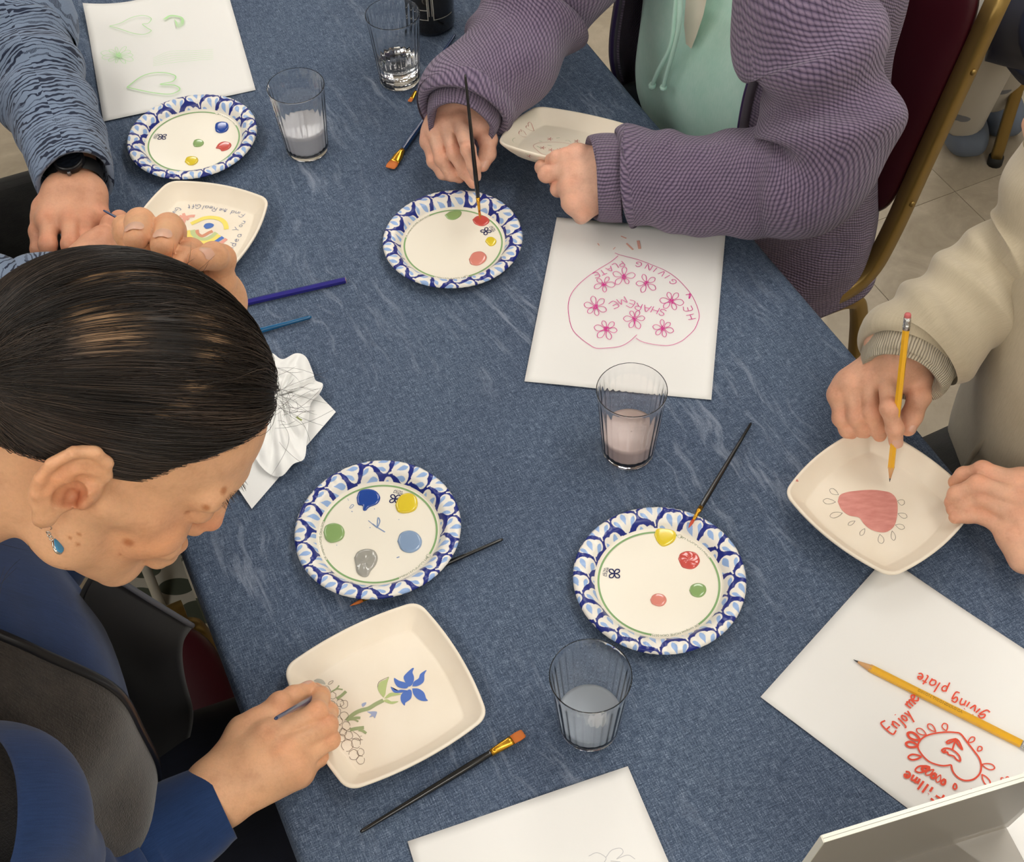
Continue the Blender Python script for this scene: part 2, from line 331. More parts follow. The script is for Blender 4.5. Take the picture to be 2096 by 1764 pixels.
# magenta drawing
zA = Z(1060, 430, 4.409); mm = M(); m_mag = ink('magenta', 216, 62, 150)
for s in ('875,385 925,405 1080,445 1200,490 1330,545 1440,620 1550,740 1610,850 1637,950 1620,1020 1590,1080 1530,1140 1470,1185 1370,1220 1250,1215 1130,1190 1068,1158',
          '905,412 840,465 740,525 630,600 540,680 480,760 455,850 460,950 490,1070 560,1150 640,1210 705,1245 810,1243 920,1230 1000,1190 1075,1125'):
    stroke(mm, [zA(*q) for q in pts(s)], .0007)
fr = random.Random(3)
for x, y, r_, k in ((775, 665, 95, 5), (955, 600, 98, 5), (1160, 660, 98, 5), (1385, 820, 112, 6), (700, 870, 108, 6), (1055, 980, 108, 6), (800, 1075, 112, 6), (1310, 1065, 98, 6)):
    a0 = fr.uniform(0, 6)
    for i in range(k):
        a = a0+i*6.283/k+fr.uniform(-.12, .12); q = r_*fr.uniform(.82, 1.08)
        loop(mm, zA(x+12*math.cos(a), y+12*math.sin(a)), zA(x+q*math.cos(a), y+q*math.sin(a)*.86), .26, .00075)
    for i in range(9): stroke(mm, [zA(x+fr.uniform(-26, 26), y+fr.uniform(-24, 24)), zA(x+fr.uniform(-20, 20), y+fr.uniform(-18, 18))], .0009, sm=False)
def wr(mm, text, L, h, w, z=PZ, **k): write(mm, text, w3(L, z), h, w, **k)
wr(mm, 'GIVING', [zA(*q) for q in ((1450, 655), (1375, 590), (1300, 545), (1200, 500), (1070, 460))], .0085, .0008)
wr(mm, 'PLATE', [zA(*q) for q in ((935, 460), (860, 490), (780, 530), (670, 575))], .0085, .0008)
wr(mm, 'HE', [zA(*q) for q in ((1608, 985), (1585, 930), (1560, 855))], .0095, .0008)
stroke(mm, [zA(*q) for q in ((1515, 765), (1560, 760), (1545, 800), (1550, 750))], .001)
wr(mm, 'SHARE', [zA(*q) for q in ((1345, 905), (1240, 875), (1120, 850), (1010, 810))], .0105, .0008)
wr(mm, 'ME', [zA(*q) for q in ((965, 780), (900, 805), (815, 850))], .0105, .0008)
mm.make('marker_drawing', m_mag, ppA, False, kind='stuff')
mm = M(); [stroke(mm, [zA(*q) for q in L], w) for L, w in ((((980, 300), (1040, 358)), .0022), (((1085, 275), (1100, 350)), .0036), (((720, 300), (735, 320)), .0012), (((860, 355), (880, 335)), .001), (((930, 235), (980, 255)), .0016))]
mm.make('pink_paint_smear', ink('pink_smear', 226, 170, 155), ppA, False, kind='stuff')
# green sketches
zB = Z(0, 0, 2.52); mm = M()
for s, w in (('565,135 620,120 680,90 740,80 780,95 765,120 735,125 760,145 780,160 740,178 680,170 620,150 565,135', .0011), ('655,450 720,400 780,378 850,375 905,392 890,420 825,435 900,440 928,462 880,485 800,480 720,465 655,450', .0017)):
    mm = M(); stroke(mm, [zB(*q) for q in pts(s)], w, .0045); mm.make('green_heart', ink('green_heart', 178, 226, 160), ppB, False)
mm = M()
for i in range(11):
    a = i*.571; q = fr.uniform(55, 100); loop(mm, zB(610+6*math.cos(a), 285+6*math.sin(a)), zB(610+q*math.cos(a), 285+.5*q*math.sin(a)), .16, .0006, lambda L: w3(L, .0045))
for i in range(16): stroke(mm, [zB(610+fr.uniform(-22, 22), 285+fr.uniform(-18, 18)), zB(610+fr.uniform(-14, 14), 285+fr.uniform(-12, 12))], .0009, .0045, False)
for i in range(7): stroke(mm, [zB(840+i*3, 100), zB(880, 78+i), zB(940-i*2, 90), zB(945-i*2, 125-i*2), zB(915, 140-i*4), zB(900, 100)], .0006, .0045)
for i in range(6): stroke(mm, [zB(790, 300+i*8), zB(880, 265+i*12), zB(1000, 262+i*10), zB(1100, 255+i*10)], .0004, .0045)
mm.make('green_flower', ink('green_flower', 188, 232, 172), ppB, False, kind='stuff')
# red marker drawing
zC = Z(1700, 1330, 5.19); mm = M(); m_red = ink('red', 228, 84, 62)
stroke(mm, [zC(*q) for q in pts('1365,880 1250,872 1110,885 1000,920 940,980 930,1040 970,1110 1040,1180 1120,1215 1200,1230 1282,1220')], .0015)
stroke(mm, [zC(*q) for q in pts('1282,1218 1300,1290 1350,1350 1420,1385 1500,1380 1560,1345 1595,1290 1600,1220 1580,1150 1530,1080 1460,990 1400,910 1365,880')], .0016)
for s in ('1225,985 1260,960 1340,945 1260,990 1228,990', '1340,945 1370,980 1400,1060 1350,1000 1330,950', '1335,950 1310,1010 1295,1060', '1200,1090 1182,1065 1215,1045 1270,1050 1330,1085 1370,1130 1378,1180 1340,1165 1310,1130 1280,1120 1250,1110 1240,1085 1200,1090 1225,1060'):
    stroke(mm, [zC(*q) for q in pts(s)], .0016)
for a, b_, wd, w in (((955, 960), (820, 885), .2, .0024), ((935, 1020), (800, 995), .2, .0022), ((1020, 905), (915, 840), .22, .001), ((1118, 870), (1035, 790), .22, .0011), ((1230, 860), (1205, 780), .34, .0011), ((1460, 985), (1530, 930), .26, .0011), ((1560, 1075), (1605, 1030), .34, .0011), ((1605, 1215), (1745, 1255), .2, .0011), ((1608, 1320), (1690, 1440), .2, .0012), ((970, 1135), (825, 1140), .19, .0017), ((1060, 1245), (900, 1280), .2, .0016), ((1050, 1250), (975, 1270), .3, .003),
                    ((1100, 1270), (1010, 1325), .2, .0012), ((1120, 1310), (1075, 1360), .32, .0022), ((1170, 1325), (1130, 1405), .24, .001), ((1215, 1370), (1185, 1430), .3, .002), ((1325, 1415), (1320, 1480), .28, .0015), ((1500, 1475), (1500, 1530), .3, .0011)):
    loop(mm, zC(*a), zC(*b_), wd, w)
wr(mm, 'Enjoy', [zC(*q) for q in ((655, 895), (760, 790), (870, 700))], .0135, .0015)
wr(mm, 'me', [zC(*q) for q in ((850, 625), (900, 580), (948, 515))], .0135, .0015)
wr(mm, 'plate', [zC(*q) for q in ((1245, 390), (1120, 330), (1020, 270), (935, 240))], .0125, .0014)
wr(mm, 'giving', [zC(*q) for q in ((1660, 700), (1580, 620), (1450, 540), (1310, 480))], .0125, .0014)
wr(mm, 'Fill', [zC(*q) for q in ((1205, 1545), (1110, 1475), (985, 1390))], .0105, .0020)
wr(mm, 'me', [zC(*q) for q in ((955, 1372), (885, 1330), (805, 1285))], .0115, .0020)
wr(mm, 'yes', [zC(*q) for q in ((1960, 1390), (1890, 1350), (1800, 1360))], .012, .001)
mm.make('red_marker_drawing', m_red, ppC, False, kind='stuff')
mm = M()
for s in ('1205,1752 1222,1745 1240,1755 1236,1766', '1240,1755 1252,1740 1270,1736 1275,1745 1262,1758', '1262,1758 1285,1750 1300,1758', '1250,1762 1270,1764'): stroke(mm, pts(s), .0006, .002)
mm.make('pencil_flower', ink('graphite_pale', 196, 196, 198), ppD, False, kind='stuff')
# ---------------------------------------------------------------- compostable paper plates
def plate_pattern(x, y, P_=.0305,a=.62):
    p=(x*math.cos(a)+y*math.sin(a))/P_+.17; q=(-x*math.sin(a)+y*math.cos(a))/P_+.31; YP=1.16
    C=np.empty(x.shape+(3,)); C[:]=S(30, 44, 128)[:3]
    def fan(u,v):
        d=np.full(u.shape,9.)
        for s in np.linspace(0,1,14): d=np.minimum(d,np.hypot(u,v-(.05+.50*s))-(.012+.235*s**1.8))
        for sg in (-1,1):
            for s in np.linspace(.35,1,8): d=np.minimum(d,np.hypot(u-sg*.27*s**1.5,v-(.05+.47*s))-(.02+.150*s**2))
        return d-.012
    for off in (0,.5):
        for dv in (-1,0):
            u=p-off-np.round(p-off); v=q-YP*off; v=v-np.floor(v/YP)*YP-0.02+(0 if dv==0 else YP)
            m=fan(u,v)<0; C[m]=S(238, 234, 226)[:3]
            for an,c0,ln,wd in ((-.62,.47,.36,.07),(0,.53,.44,.095),(.62,.47,.36,.07)):
                tx,ty=math.sin(an),math.cos(an); t=u*tx+(v-.02)*ty-c0; s=u*ty-(v-.02)*tx; tt=(t+ln/2)/ln
                C[m&(tt>0)&(tt<1)&(np.abs(s)<wd*np.sin(np.pi*np.clip(tt,0,1)**1.5)**.8)]=S(150, 180, 226)[:3]
    return C
def paper_plate_mesh():
    prof = [(0, .0035), (.03, .0035), (.0615, .0035), (.0645, .0040)]
    key = np.array([(.0645, .0040), (.0668, .0062), (.0700, .0108), (.0735, .0142), (.0775, .0158), (.0825, .0166), (.0862, .0160), (.0880, .0142), (.0883, .0130)])
    prof += [tuple(v) for v in spline(key, 76)[1:]]
    k = len(prof); prof += [(.0876, .0128), (.0850, .0150), (.0775, .0150), (.0725, .0128), (.0660, .0045), (.0630, .0012), (.0, .0012)]
    seg = 1320; V, Fc = lathe(prof, seg); r = np.hypot(V[:, 0], V[:, 1]); th = np.arctan2(V[:, 1], V[:, 0]); idx = np.arange(len(V))//seg
    V[:, 2] += np.where((r > .072), .00022*np.sin(th*64), 0)*np.clip((r-.072)/.006, 0, 1)
    V[:, 2] += .0012*np.clip((r-.05)/.04, 0, 1)**2*np.sin(2*th+.6)
    C = np.empty((len(V), 3)); C[:] = S(243, 236, 220)[:3]; mk_ = (r > .0662) & (idx < k); C[mk_] = plate_pattern(V[mk_, 0], V[mk_, 1])
    me = bpy.data.meshes.new('dish'); me.from_pydata(V.tolist(), [], [list(f) for f in Fc]); me.update()
    fin(me, mat('coated_paper', S(240, 235, 222), .28, spec=.45, build=lambda k: k.base((k.n('VertexColor', layer_name='Col'), 0))), True, col=C); return me
dish_me = paper_plate_mesh()
m_grn = ink('ring_green', 136, 172, 118, .3); m_let = ink('plate_lettering', 120, 132, 100, .4); m_navy = ink('navy_mark', 30, 34, 84, .4)
def bend(V, r0, th0, tot): # clockwise, letter tops outward, centred at th0
    a = th0-(V[:, 0]-tot/2)/r0; rr = r0+V[:, 1]; return np.stack([rr*np.cos(a), rr*np.sin(a), np.full(len(V), .00375)], 1)
prn = {}
mm = M(); aB, aO = math.radians(180-118), math.radians(180-243)
def arc(a, b): return np.array([(.062*math.cos(t), .062*math.sin(t), .0037) for t in np.linspace(a, b, 60)])
for a, b_ in ((aB+.36, aO+2*math.pi-.40), (aO+.42, aB-.34)): ribbon(mm, arc(a, b_), .0021)
prn['green_ring'] = (mm, m_grn)
mm = M()
for tx, an, sz in (('BPI COMPOSTABLE', aB-.02, .0046), ('OK compost HOME OKH-S0755', aO, .0038)):
    V, Fc = font_mesh(tx, sz); mm.add(bend(V, .0608, an, V[:, 0].max()), Fc)
ribbon(mm, np.array([(.062*math.cos(aB+.31)+.0022*math.cos(t), .062*math.sin(aB+.31)+.0022*math.sin(t), .0038) for t in np.linspace(0, 6.4, 24)]), .0003)
prn['rim_lettering'] = (mm, m_let)
mm = M()
for i in range(4): # four-petal emblem
    a = math.radians(45+90*i+12); loop(mm, (-.0465, 0), (-.0465+.0068*math.cos(a), .0068*math.sin(a)), .3, .0013, lambda L: np.array([(x, y, .0038) for x, y in L]))
for tx, x0, sz in (('Dixie', -.0575, .0052), ('ULTRA', -.0605, .003)):
    V, Fc = font_mesh(tx, sz); V = V-[V[:, 0].max()/2, 0, 0]; mm.add(np.stack([x0+V[:, 1]*-1+.004, V[:, 0], np.full(len(V), .0038)], 1), Fc)
prn['printed_emblem'] = (mm, m_navy)
plates = []
PL = [('blue scroll rimmed paper plate holding five blobs of paint, beside the black haired woman', (602, 1082), (943, 1075), (785, 942), (760, 1224), (813, 1015)),
      ('paper plate with a blue scroll rim and a black brush leaning on its edge', (1173, 1170), (1528, 1190), (1350, 1035), (1350, 1326), (1250, 1172)),
      ('paper plate with a blue scroll rim under the brush of the person in purple', (783, 478), (1070, 487), (930, 388), (922, 582), (1000, 471)),
      ('paper plate with a blue scroll rim lying on the green heart sketches', (261, 300), (524, 250), (420, 195), (365, 363), (322, 282))]
shared = {}
def PC(i): return np.mean([at(*q, .017) for q in PL[i][1:5]], 0)*[1, 1, 0]
for i, (lb, *q) in enumerate(PL):
    c = PC(i); lo = at(*q[4], .0035); an = math.atan2(lo[1]-c[1], lo[0]-c[0])-math.pi
    r = thing('paper_plate', lb, 'paper plate', (0, 0, 0), 'paper plates used as paint palettes'); plates.append(r)
    lk('dish', dish_me, r)
    for nm, (mm, m_) in prn.items():
        if nm not in shared: shared[nm] = mm.make(nm, m_, r, False, kind='stuff').data
        else: lk(nm, shared[nm], r, kind='stuff')
    r.location = (c[0], c[1], T-.0005+(.003 if i == 3 else .0022 if i == 0 else 0)); r.rotation_euler.z = an
PC0 = [np.array(r.location) for r in plates]
# ---------------------------------------------------------------- blobs of paint
def paint(n, r, g, b): return mat('paint_'+n, S(r, g, b), .14, spec=.6, Coat_Weight=.4, Coat_Roughness=.06)
PAINT = dict(blue=(24, 70, 158), yellow=(228, 202, 52), sage=(140, 172, 108), skyblue=(136, 160, 192), grey=(160, 158, 150), red=(204, 84, 76), pink=(222, 138, 124))
def blob(label, colr, pl, L, h=.0019, z=.0036, amb=0):
    zz = PC0[pl][2]-T+z; P = np.array([at(x, y, zz) for x, y in L]); n = 40; P = spline(np.vstack([P, P[:1]]), n+1)[:n]; c = P.mean(0)
    V = []; rr = [(1, 0), (.985, .45), (.93, .78), (.8, .93), (.55, .98), (.25, 1)]
    b_ = random.Random(len(label))
    for s_, q in rr:
        for j, p_ in enumerate(P):
            v = c+(p_-c)*s_; v[2] = c[2]+h*q+amb*math.sin(j*.9+s_*6)*q*(s_ < .95); V.append(v)
    V.append(c+[0, 0, h]); Fc = [(i*n+j, i*n+(j+1) % n, (i+1)*n+(j+1) % n, (i+1)*n+j) for i in range(len(rr)-1) for j in range(n)]+[((len(rr)-1)*n+j, (len(rr)-1)*n+(j+1) % n, len(V)-1) for j in range(n)]
    tag(mk('paint_blob', V, Fc, paint(colr, *PAINT[colr])), label, 'paint', 'blobs of paint on the paper plates')
def ell(cx, cy, rx, ry, ir=.04, seed=1):
    e = random.Random(seed); return [(cx+rx*math.cos(a)*(1+e.uniform(-ir, ir)), cy+ry*math.sin(a)*(1+e.uniform(-ir, ir))) for a in np.linspace(0, 2*math.pi, 11)[:-1]]
z1 = Z(580, 920, 5.24); z2 = Z(1150, 1000, 5.1875); z3 = Z(760, 120, 3.5276); z4 = Z(250, 190, 7.4857)
pz = lambda z, s: [z(*q) for q in pts(s)]
n1 = 'on the plate beside the black haired woman'; n2 = 'on the plate with the leaning black brush'; n3 = 'on the plate under the purple sleeve'; n4 = 'on the far left plate'
blob('dark blue paint blob with a dragged tail '+n1, 'blue', 0, pz(z1, '785,520 815,450 900,425 990,445 1040,510 1010,580 920,620 885,655 855,650 850,605 800,590'))
blob('round yellow paint blob '+n1, 'yellow', 0, pz(z1, '1200,600 1230,530 1290,480 1370,475 1430,520 1440,600 1400,660 1300,685 1225,665'), .0028)
blob('round sage green paint blob '+n1, 'sage', 0, pz(z1, '430,890 455,820 540,792 625,820 658,890 625,965 520,1000 455,965'), .0022)
blob('round grey blue paint blob '+n1, 'skyblue', 0, pz(z1, '1222,985 1255,905 1340,872 1430,895 1485,970 1465,1055 1370,1108 1270,1080'), .0024)
blob('grey stirred paint blob with ridges '+n1, 'grey', 0, pz(z1, '760,1165 800,1100 890,1070 980,1090 1012,1160 990,1240 940,1300 905,1360 850,1365 790,1320 775,1240'), .003, amb=.0005)
blob('yellow paint blob over the green ring '+n2, 'yellow', 1, pz(z2, '980,490 1010,430 1090,403 1170,425 1215,490 1190,560 1120,605 1060,610 1010,560'))
blob('coral red paint blob with a dabbed centre '+n2, 'red', 1, pz(z2, '1235,745 1260,690 1340,665 1430,690 1466,760 1440,820 1380,855 1290,840 1260,805'), .0016, amb=.0003)
blob('sage green paint blob '+n2, 'sage', 1, pz(z2, '1352,1080 1375,1030 1440,1006 1510,1025 1535,1075 1510,1130 1455,1155 1385,1135'))
blob('salmon pink paint blob '+n2, 'pink', 1, pz(z2, '938,1180 965,1135 1020,1117 1085,1135 1112,1185 1085,1235 1030,1250 960,1225'))
blob('smeared sage green paint '+n3, 'sage', 2, pz(z3, '530,1130 570,1105 630,1097 652,1110 640,1140 600,1163 555,1158'), .0012)
blob('coral red paint blob touched by the brush '+n3, 'red', 2, pz(z3, '730,1165 760,1140 810,1135 850,1160 845,1190 800,1210 750,1195'), .0016)
blob('small yellow paint blob '+n3, 'yellow', 2, pz(z3, '822,1320 840,1295 875,1292 903,1315 890,1345 855,1353'), .002)
blob('salmon pink paint blob '+n3, 'pink', 2, pz(z3, '705,1450 735,1405 795,1395 832,1425 820,1465 770,1493 720,1485'), .002)
blob('dark blue paint blob '+n4, 'blue', 3, pz(z4, '1422,540 1440,475 1520,450 1610,465 1633,525 1600,590 1510,618 1440,595'), .0024)
blob('sage green paint blob '+n4, 'sage', 3, pz(z4, '1085,780 1110,730 1180,715 1245,745 1245,790 1190,825 1110,825'), .0016)
blob('coral red paint blob with a dragged edge '+n4, 'red', 3, pz(z4, '1435,850 1480,785 1570,752 1660,775 1670,820 1620,870 1530,895 1500,865'), .002)
blob('yellow paint blob '+n4, 'yellow', 3, pz(z4, '960,1060 990,1000 1070,980 1150,1000 1165,1045 1120,1095 1030,1110'), .0022)
# dragged paint marks on the first plate
mm = M(); zz = PC0[0][2]-T+.0038
for s, w in (('690,525 700,550', .0004), ('710,625 735,590 755,600 725,630 712,625', .0007), ('730,660 742,668', .001), ('910,760 1005,840', .0008), ('1005,840 1015,730 1035,770 1010,835', .0012), ('955,795 1010,835 1090,885', .0012), ('1215,1160 1245,1150', .0012), ('1238,748 1240,754', .001), ('925,835 935,838', .001), ('570,1022 575,1028', .0008), ('975,632 980,640', .0008)):
    ribbon(mm, spline(w3(pz(z1, s), zz), 12), w)
mm.make('dried_paint_marks', ink('dried', 128, 150, 186), None, False, kind='stuff'); pm = bpy.data.objects['dried_paint_marks']
pm.parent = plates[0]; pm.matrix_parent_inverse = (Matrix.Translation(plates[0].location) @ Matrix.Rotation(plates[0].rotation_euler.z, 4, 'Z')).inverted()
# ---------------------------------------------------------------- square ceramic plates
def outline(half, bul, w, n=40):
    t = np.linspace(-1, 1, n, endpoint=False); side = np.stack([half*t, half+bul*(1-t*t)], 1); P = []
    for k in range(4): c, s = math.cos(-k*math.pi/2), math.sin(-k*math.pi/2); P.append(side@np.array([[c, s], [-s, c]]))
    P = np.concatenate(P); ker = np.ones(2*w+1)/(2*w+1)
    return np.stack([np.convolve(np.r_[P[-w:, i], P[:, i], P[:w, i]], ker, 'valid') for i in (0, 1)], 1)
m_cer = mat('bisque_ceramic', S(240, 229, 210), .62, spec=.3, build=lambda k: (k.base(k.ramp(k.noise(k.co(), 18, 4), [(.3, S(238, 226, 206)), (.7, S(243, 233, 216))])), k.bump(k.noise(k.co(), 500), .05, .0005)))
from mathutils.bvhtree import BVHTree
class Dish: pass
def square_plate(label, x, y, z, yaw, tx=0, ty=0, half=.0755, bul=.0065):
    c, s = math.cos(yaw), math.sin(yaw); Rz = np.array([[c, -s, 0], [s, c, 0], [0, 0, 1]])
    Rx = np.array([[1, 0, 0], [0, math.cos(tx), -math.sin(tx)], [0, math.sin(tx), math.cos(tx)]]); Ry = np.array([[math.cos(ty), 0, math.sin(ty)], [0, 1, 0], [-math.sin(ty), 0, math.cos(ty)]]); R = Rx@Ry@Rz
    o = np.array([x, y, T+z])-R@np.array([0, 0, .022]); O = outline(half, bul, 3); O2 = outline(half, bul, 1); n = len(O)
    prof = [(.02, 0), (.60, 0), (.70, .0005), (.76, .0035), (.88, .0115), (.978, .0192), (.995, .0208), (1.0, .0222), (.997, .0234), (.985, .0239), (.968, .0238), (.956, .0229), (.945, .021), (.86, .0135), (.785, .0070), (.770, .0060), (.752, .0057), (.4, .0056), (.02, .0056)]
    V = []
    for i, (q, h) in enumerate(prof):
        OO = O2*(1-.012) if 12 < i else O
        V.append(np.c_[OO*q, np.full(n, h)])
    V = np.concatenate(V)@R.T+o; Fc = [(i*n+j, i*n+(j+1) % n, (i+1)*n+(j+1) % n, (i+1)*n+j) for i in range(len(prof)-1) for j in range(n)]
    Fc = [f[::-1] for f in Fc]; Fc += [tuple(range(n)), tuple((len(prof)-1)*n+j for j in range(n))[::-1]]
    d = Dish(); d.root = thing('square_ceramic_plate', label, 'plate', o, 'square bisque plates being painted')
    b_ = mk('plate_body', V, Fc, m_cer, d.root); sh = b_.data.attributes.new('sharp_edge', 'BOOLEAN', 'EDGE'); sh.data.foreach_set('value', [e.vertices[0] % n % 40 == 0 and e.vertices[1] % n == e.vertices[0] % n and min(e.vertices)//n > 12 for e in b_.data.edges]); d.n = R@np.array([0, 0, 1.]); d.p0 = o+d.n*.0058; d.bvh = BVHTree.FromPolygons([tuple(v) for v in V], Fc)
    def drop(L, lift=.0003):
        out = []
        for px, py in L:
            h = d.bvh.ray_cast(Vector(CAM), Vector(ray(px, py)))
            p = np.array(h[0])+np.array(h[1])*np.sign(np.dot(h[1], CAM-np.array(h[0])))*lift if h[0] is not None else at_plane(px, py, d.p0+d.n*lift, d.n)
            out.append(p)
        return np.array(out)
    d.drop = drop; return d
q1 = square_plate('square bisque plate with a painted blue flower and pencilled stones', -.1357, .6121, .0215, .476, half=.0738, bul=.0080)
q2 = square_plate('square bisque plate with a pink painted heart, held by the person in cream', .3826, .8049, .0275, .6776, -.0332, .0255, half=.071, bul=.0105)
q3 = square_plate('square bisque plate with small red hearts, tilted by the person in purple', .0956, 1.384, .052, 1.172, -.29, .118, half=.0725, bul=.009)
q4 = square_plate('square bisque plate with a painted rainbow and lettering beside the striped sleeve', -.3885, 1.2815, .0215, 1.2478, half=.071, bul=.0105)
def sdrop(mm, d, L, w, sm=True, lift=.0003, k=5):
    P = d.drop(L, lift); P = spline(P, max(6, k*len(P))) if sm and len(P) > 2 else spline(P, 4); ribbon(mm, P, w, d.n)
def fill(mm, d, L, lift=.0004):
    P = d.drop(L, lift); poly_fan(mm, spline(np.vstack([P, P[:1]]), 6*len(P))[:-1])
# blue flower plate
zf = Z(620, 1360, 7.35); zs = lambda s: [zf(*q) for q in pts(s)]
mm = M()
for s in ('1595,335 1540,265 1515,195 1550,140 1640,60 1670,60 1650,120 1670,180 1670,240 1640,310', '1645,330 1670,260 1740,210 1770,140 1860,85 1830,150 1825,240 1790,290 1720,325', '1590,330 1560,280 1450,245 1375,205 1380,270 1420,330 1490,360 1560,360',
          '1570,390 1480,380 1400,390 1325,335 1340,385 1380,425 1470,425 1555,410', '1600,375 1500,430 1470,490 1480,560 1530,620 1540,580 1620,520 1640,450 1630,390', '1645,360 1740,365 1820,420 1855,510 1880,545 1800,550 1720,515 1660,440'): fill(mm, q1, zs(s))
mm.make('painted_blue_flower', ink('flower_blue', 88, 120, 196, .5), q1.root, False, kind='stuff')
mm = M()
for s in ('1215,500 1150,420 1125,340 1170,260 1250,225 1295,190 1270,280 1250,380 1240,450', '1225,510 1280,450 1340,425 1480,445 1420,465 1330,480 1260,510', '1200,545 1270,525 1340,560 1440,555 1350,595 1260,575'): mm = M(); fill(mm, q1, zs(s)); mm.make('painted_leaf', ink('leaf_green', 182, 196, 134, .6), q1.root, False)
mm = M(); sdrop(mm, q1, zs('660,845 700,800 790,730 880,690 990,660 1100,595 1210,540'), .0042)
for s, w in (('700,825 790,805 865,805', .0028), ('710,830 780,830 835,860', .0016), ('710,985 800,965 920,950', .0036), ('840,985 900,1000 955,1035', .0024), ('510,515 580,470 650,405', .0032), ('430,410 510,370 600,378', .0014), ('470,390 520,350 545,315', .0014)): sdrop(mm, q1, zs(s), w)
mm.make('painted_stem', ink('stem_green', 160, 172, 128, .6), q1.root, False, kind='stuff')
mm = M()
for s in ('885,620 890,590 950,570 945,605 905,640', '960,710 1010,710 1060,705 1115,715 1100,770 1080,810 1060,780 1000,795 1030,755 1000,735'): mm = M(); fill(mm, q1, zs(s)); mm.make('painted_bud', ink('bud_blue', 160, 170, 200, .6), q1.root, False)
mm = M()
for s in ('160,245 220,215 300,235 340,300 250,280', '320,350 350,340 405,400 345,385'): mm = M(); fill(mm, q1, zs(s)); mm.make('painted_grey_stone', ink('stone_grey', 190, 188, 176, .6), q1.root, False)
mm = M(); e = random.Random(5)
for x, y, r_ in ((620, 600, 60), (510, 715, 62), (620, 775, 62), (545, 850, 55), (655, 925, 62), (530, 965, 58), (605, 1020, 52), (690, 1070, 62), (585, 1110, 55), (665, 1220, 85), (800, 1185, 72), (765, 1360, 75), (870, 1320, 52), (870, 1440, 62), (440, 600, 52), (450, 470, 50), (560, 580, 55)):
    L = [zf(x+r_*math.cos(a)*e.uniform(.88, 1.08), y+r_*1.06*math.sin(a)*e.uniform(.9, 1.06)) for a in e.uniform(0, 6)+np.linspace(0, 5.9, 13)]; sdrop(mm, q1, L, .0004)
for s in ('760,1010 830,1060 870,1140 740,1115', '340,325 380,330 410,380 425,415', '380,305 400,265 455,245 440,280 390,305', '370,430 390,500 385,600', '1125,345 1150,260 1290,190', '860,1130 905,1135', '860,1080 890,1075'): sdrop(mm, q1, zs(s), .0004)
mm.make('pencil_sketch', ink('graphite', 120, 104, 92), q1.root, False, kind='stuff')
# pink heart plate
zh = Z(1600, 880, 5.3744); zs = lambda s: [zh(*q) for q in pts(s)]
mm = M(); fill(mm, q2, zs('615,790 640,720 720,685 850,668 980,660 1100,670 1200,695 1260,760 1275,860 1265,970 1235,1060 1160,1120 1070,1125 970,1090 900,1030 850,965 740,940 660,880'))
d2 = M(); fill(d2, q2, zs('150,565 165,540 182,568')); d2.make('pink_paint_spot', ink('spot_pink', 214, 140, 132), q2.root, False)
mm.make('painted_pink_heart', mat('heart_pink', S(214, 140, 132), .55, build=lambda k: k.base(k.ramp(k.noise(k.co('Object', (60, 200, 1)), 1, 4), [(.3, S(204, 128, 120)), (.7, S(222, 152, 142))]))), q2.root, False)
mm = M()
for a, b_, wd in (((625, 715), (530, 655), .24), ((595, 795), (455, 780), .2), ((670, 915), (530, 950), .2), ((808, 1002), (730, 1045), .2), ((915, 1085), (865, 1160), .24), ((1080, 1148), (1100, 1250), .3), ((1215, 1110), (1235, 1215), .22), ((1275, 780), (1350, 810), .36), ((1278, 920), (1378, 960), .24), ((1250, 1045), (1350, 1080), .24)):
    loop(mm, zh(*a), zh(*b_), wd, .0004, lambda L: q2.drop(L))
mm.make('pencil_sketch', ink('graphite2', 110, 104, 98), q2.root, False, kind='stuff')
# rainbow plate
zr = Z(340, 370, 8.818); zs = lambda s: [zr(*q) for q in pts(s)]
for nm, colr, s, w in (('painted_yellow_arch', (240, 222, 112), '450,780 560,730 680,680 820,665 960,690 1050,750 1085,830 1085,880', .0062), ('painted_rainbow_band', (242, 222, 118), '390,900 410,990 480,1060 600,1110 740,1110 860,1060 960,980', .0062), ('painted_rainbow_band', (196, 206, 150), '480,890 500,970 580,1040 700,1060 820,1010 910,940', .0062),
                       ('painted_rainbow_band', (214, 150, 120), '555,890 570,960 640,1000 700,980 770,940 840,910', .005), ('painted_rainbow_band', (88, 124, 200), '335,890 330,1040 420,1120 560,1180 720,1190 850,1130 1030,1020', .0052), ('painted_rainbow_band', (232, 164, 150), '300,1130 420,1180 560,1240 720,1245 880,1190 1000,1120 1090,1050', .005)):
    mm = M(); sdrop(mm, q4, zs(s), w, lift=.0003+.00005*len(s) % .0002); mm.make(nm, ink('rb%d_%d' % colr[:2], *colr), q4.root, False)
mm = M(); fill(mm, q4, zs('675,825 710,780 790,765 860,790 850,830 790,860 720,868')); mm.make('painted_blue_dot', ink('dot_blue', 86, 120, 190), q4.root, False)
mm = M(); [sdrop(mm, q4, zs(s), w) for s, w in (('235,640 340,660 450,640 520,640', .005), ('310,590 350,670 410,705', .004), ('350,660 320,720 295,800', .0055))]
mm.make('painted_pink_bow', ink('bow_pink', 230, 168, 150), q4.root, False)
mm = M()
for tx, s, h in (('Find', '1430,600 1330,560 1190,540', .0075), ('the', '1120,525 1060,505 970,505', .0065), ('Real', '930,490 830,465 680,450', .0075), ('Gift', '640,440 540,425 390,440', .008), ('Give', '180,480 120,560 60,600', .0085), ('You', '1290,920 1350,850 1440,740', .008), ('Idea', '1210,1240 1290,1110 1370,970', .0085), ('t', '1130,1350 1160,1310', .008)):
    write(mm, tx, q4.drop(zs(s)), h, .0006, q4.n, .0001)
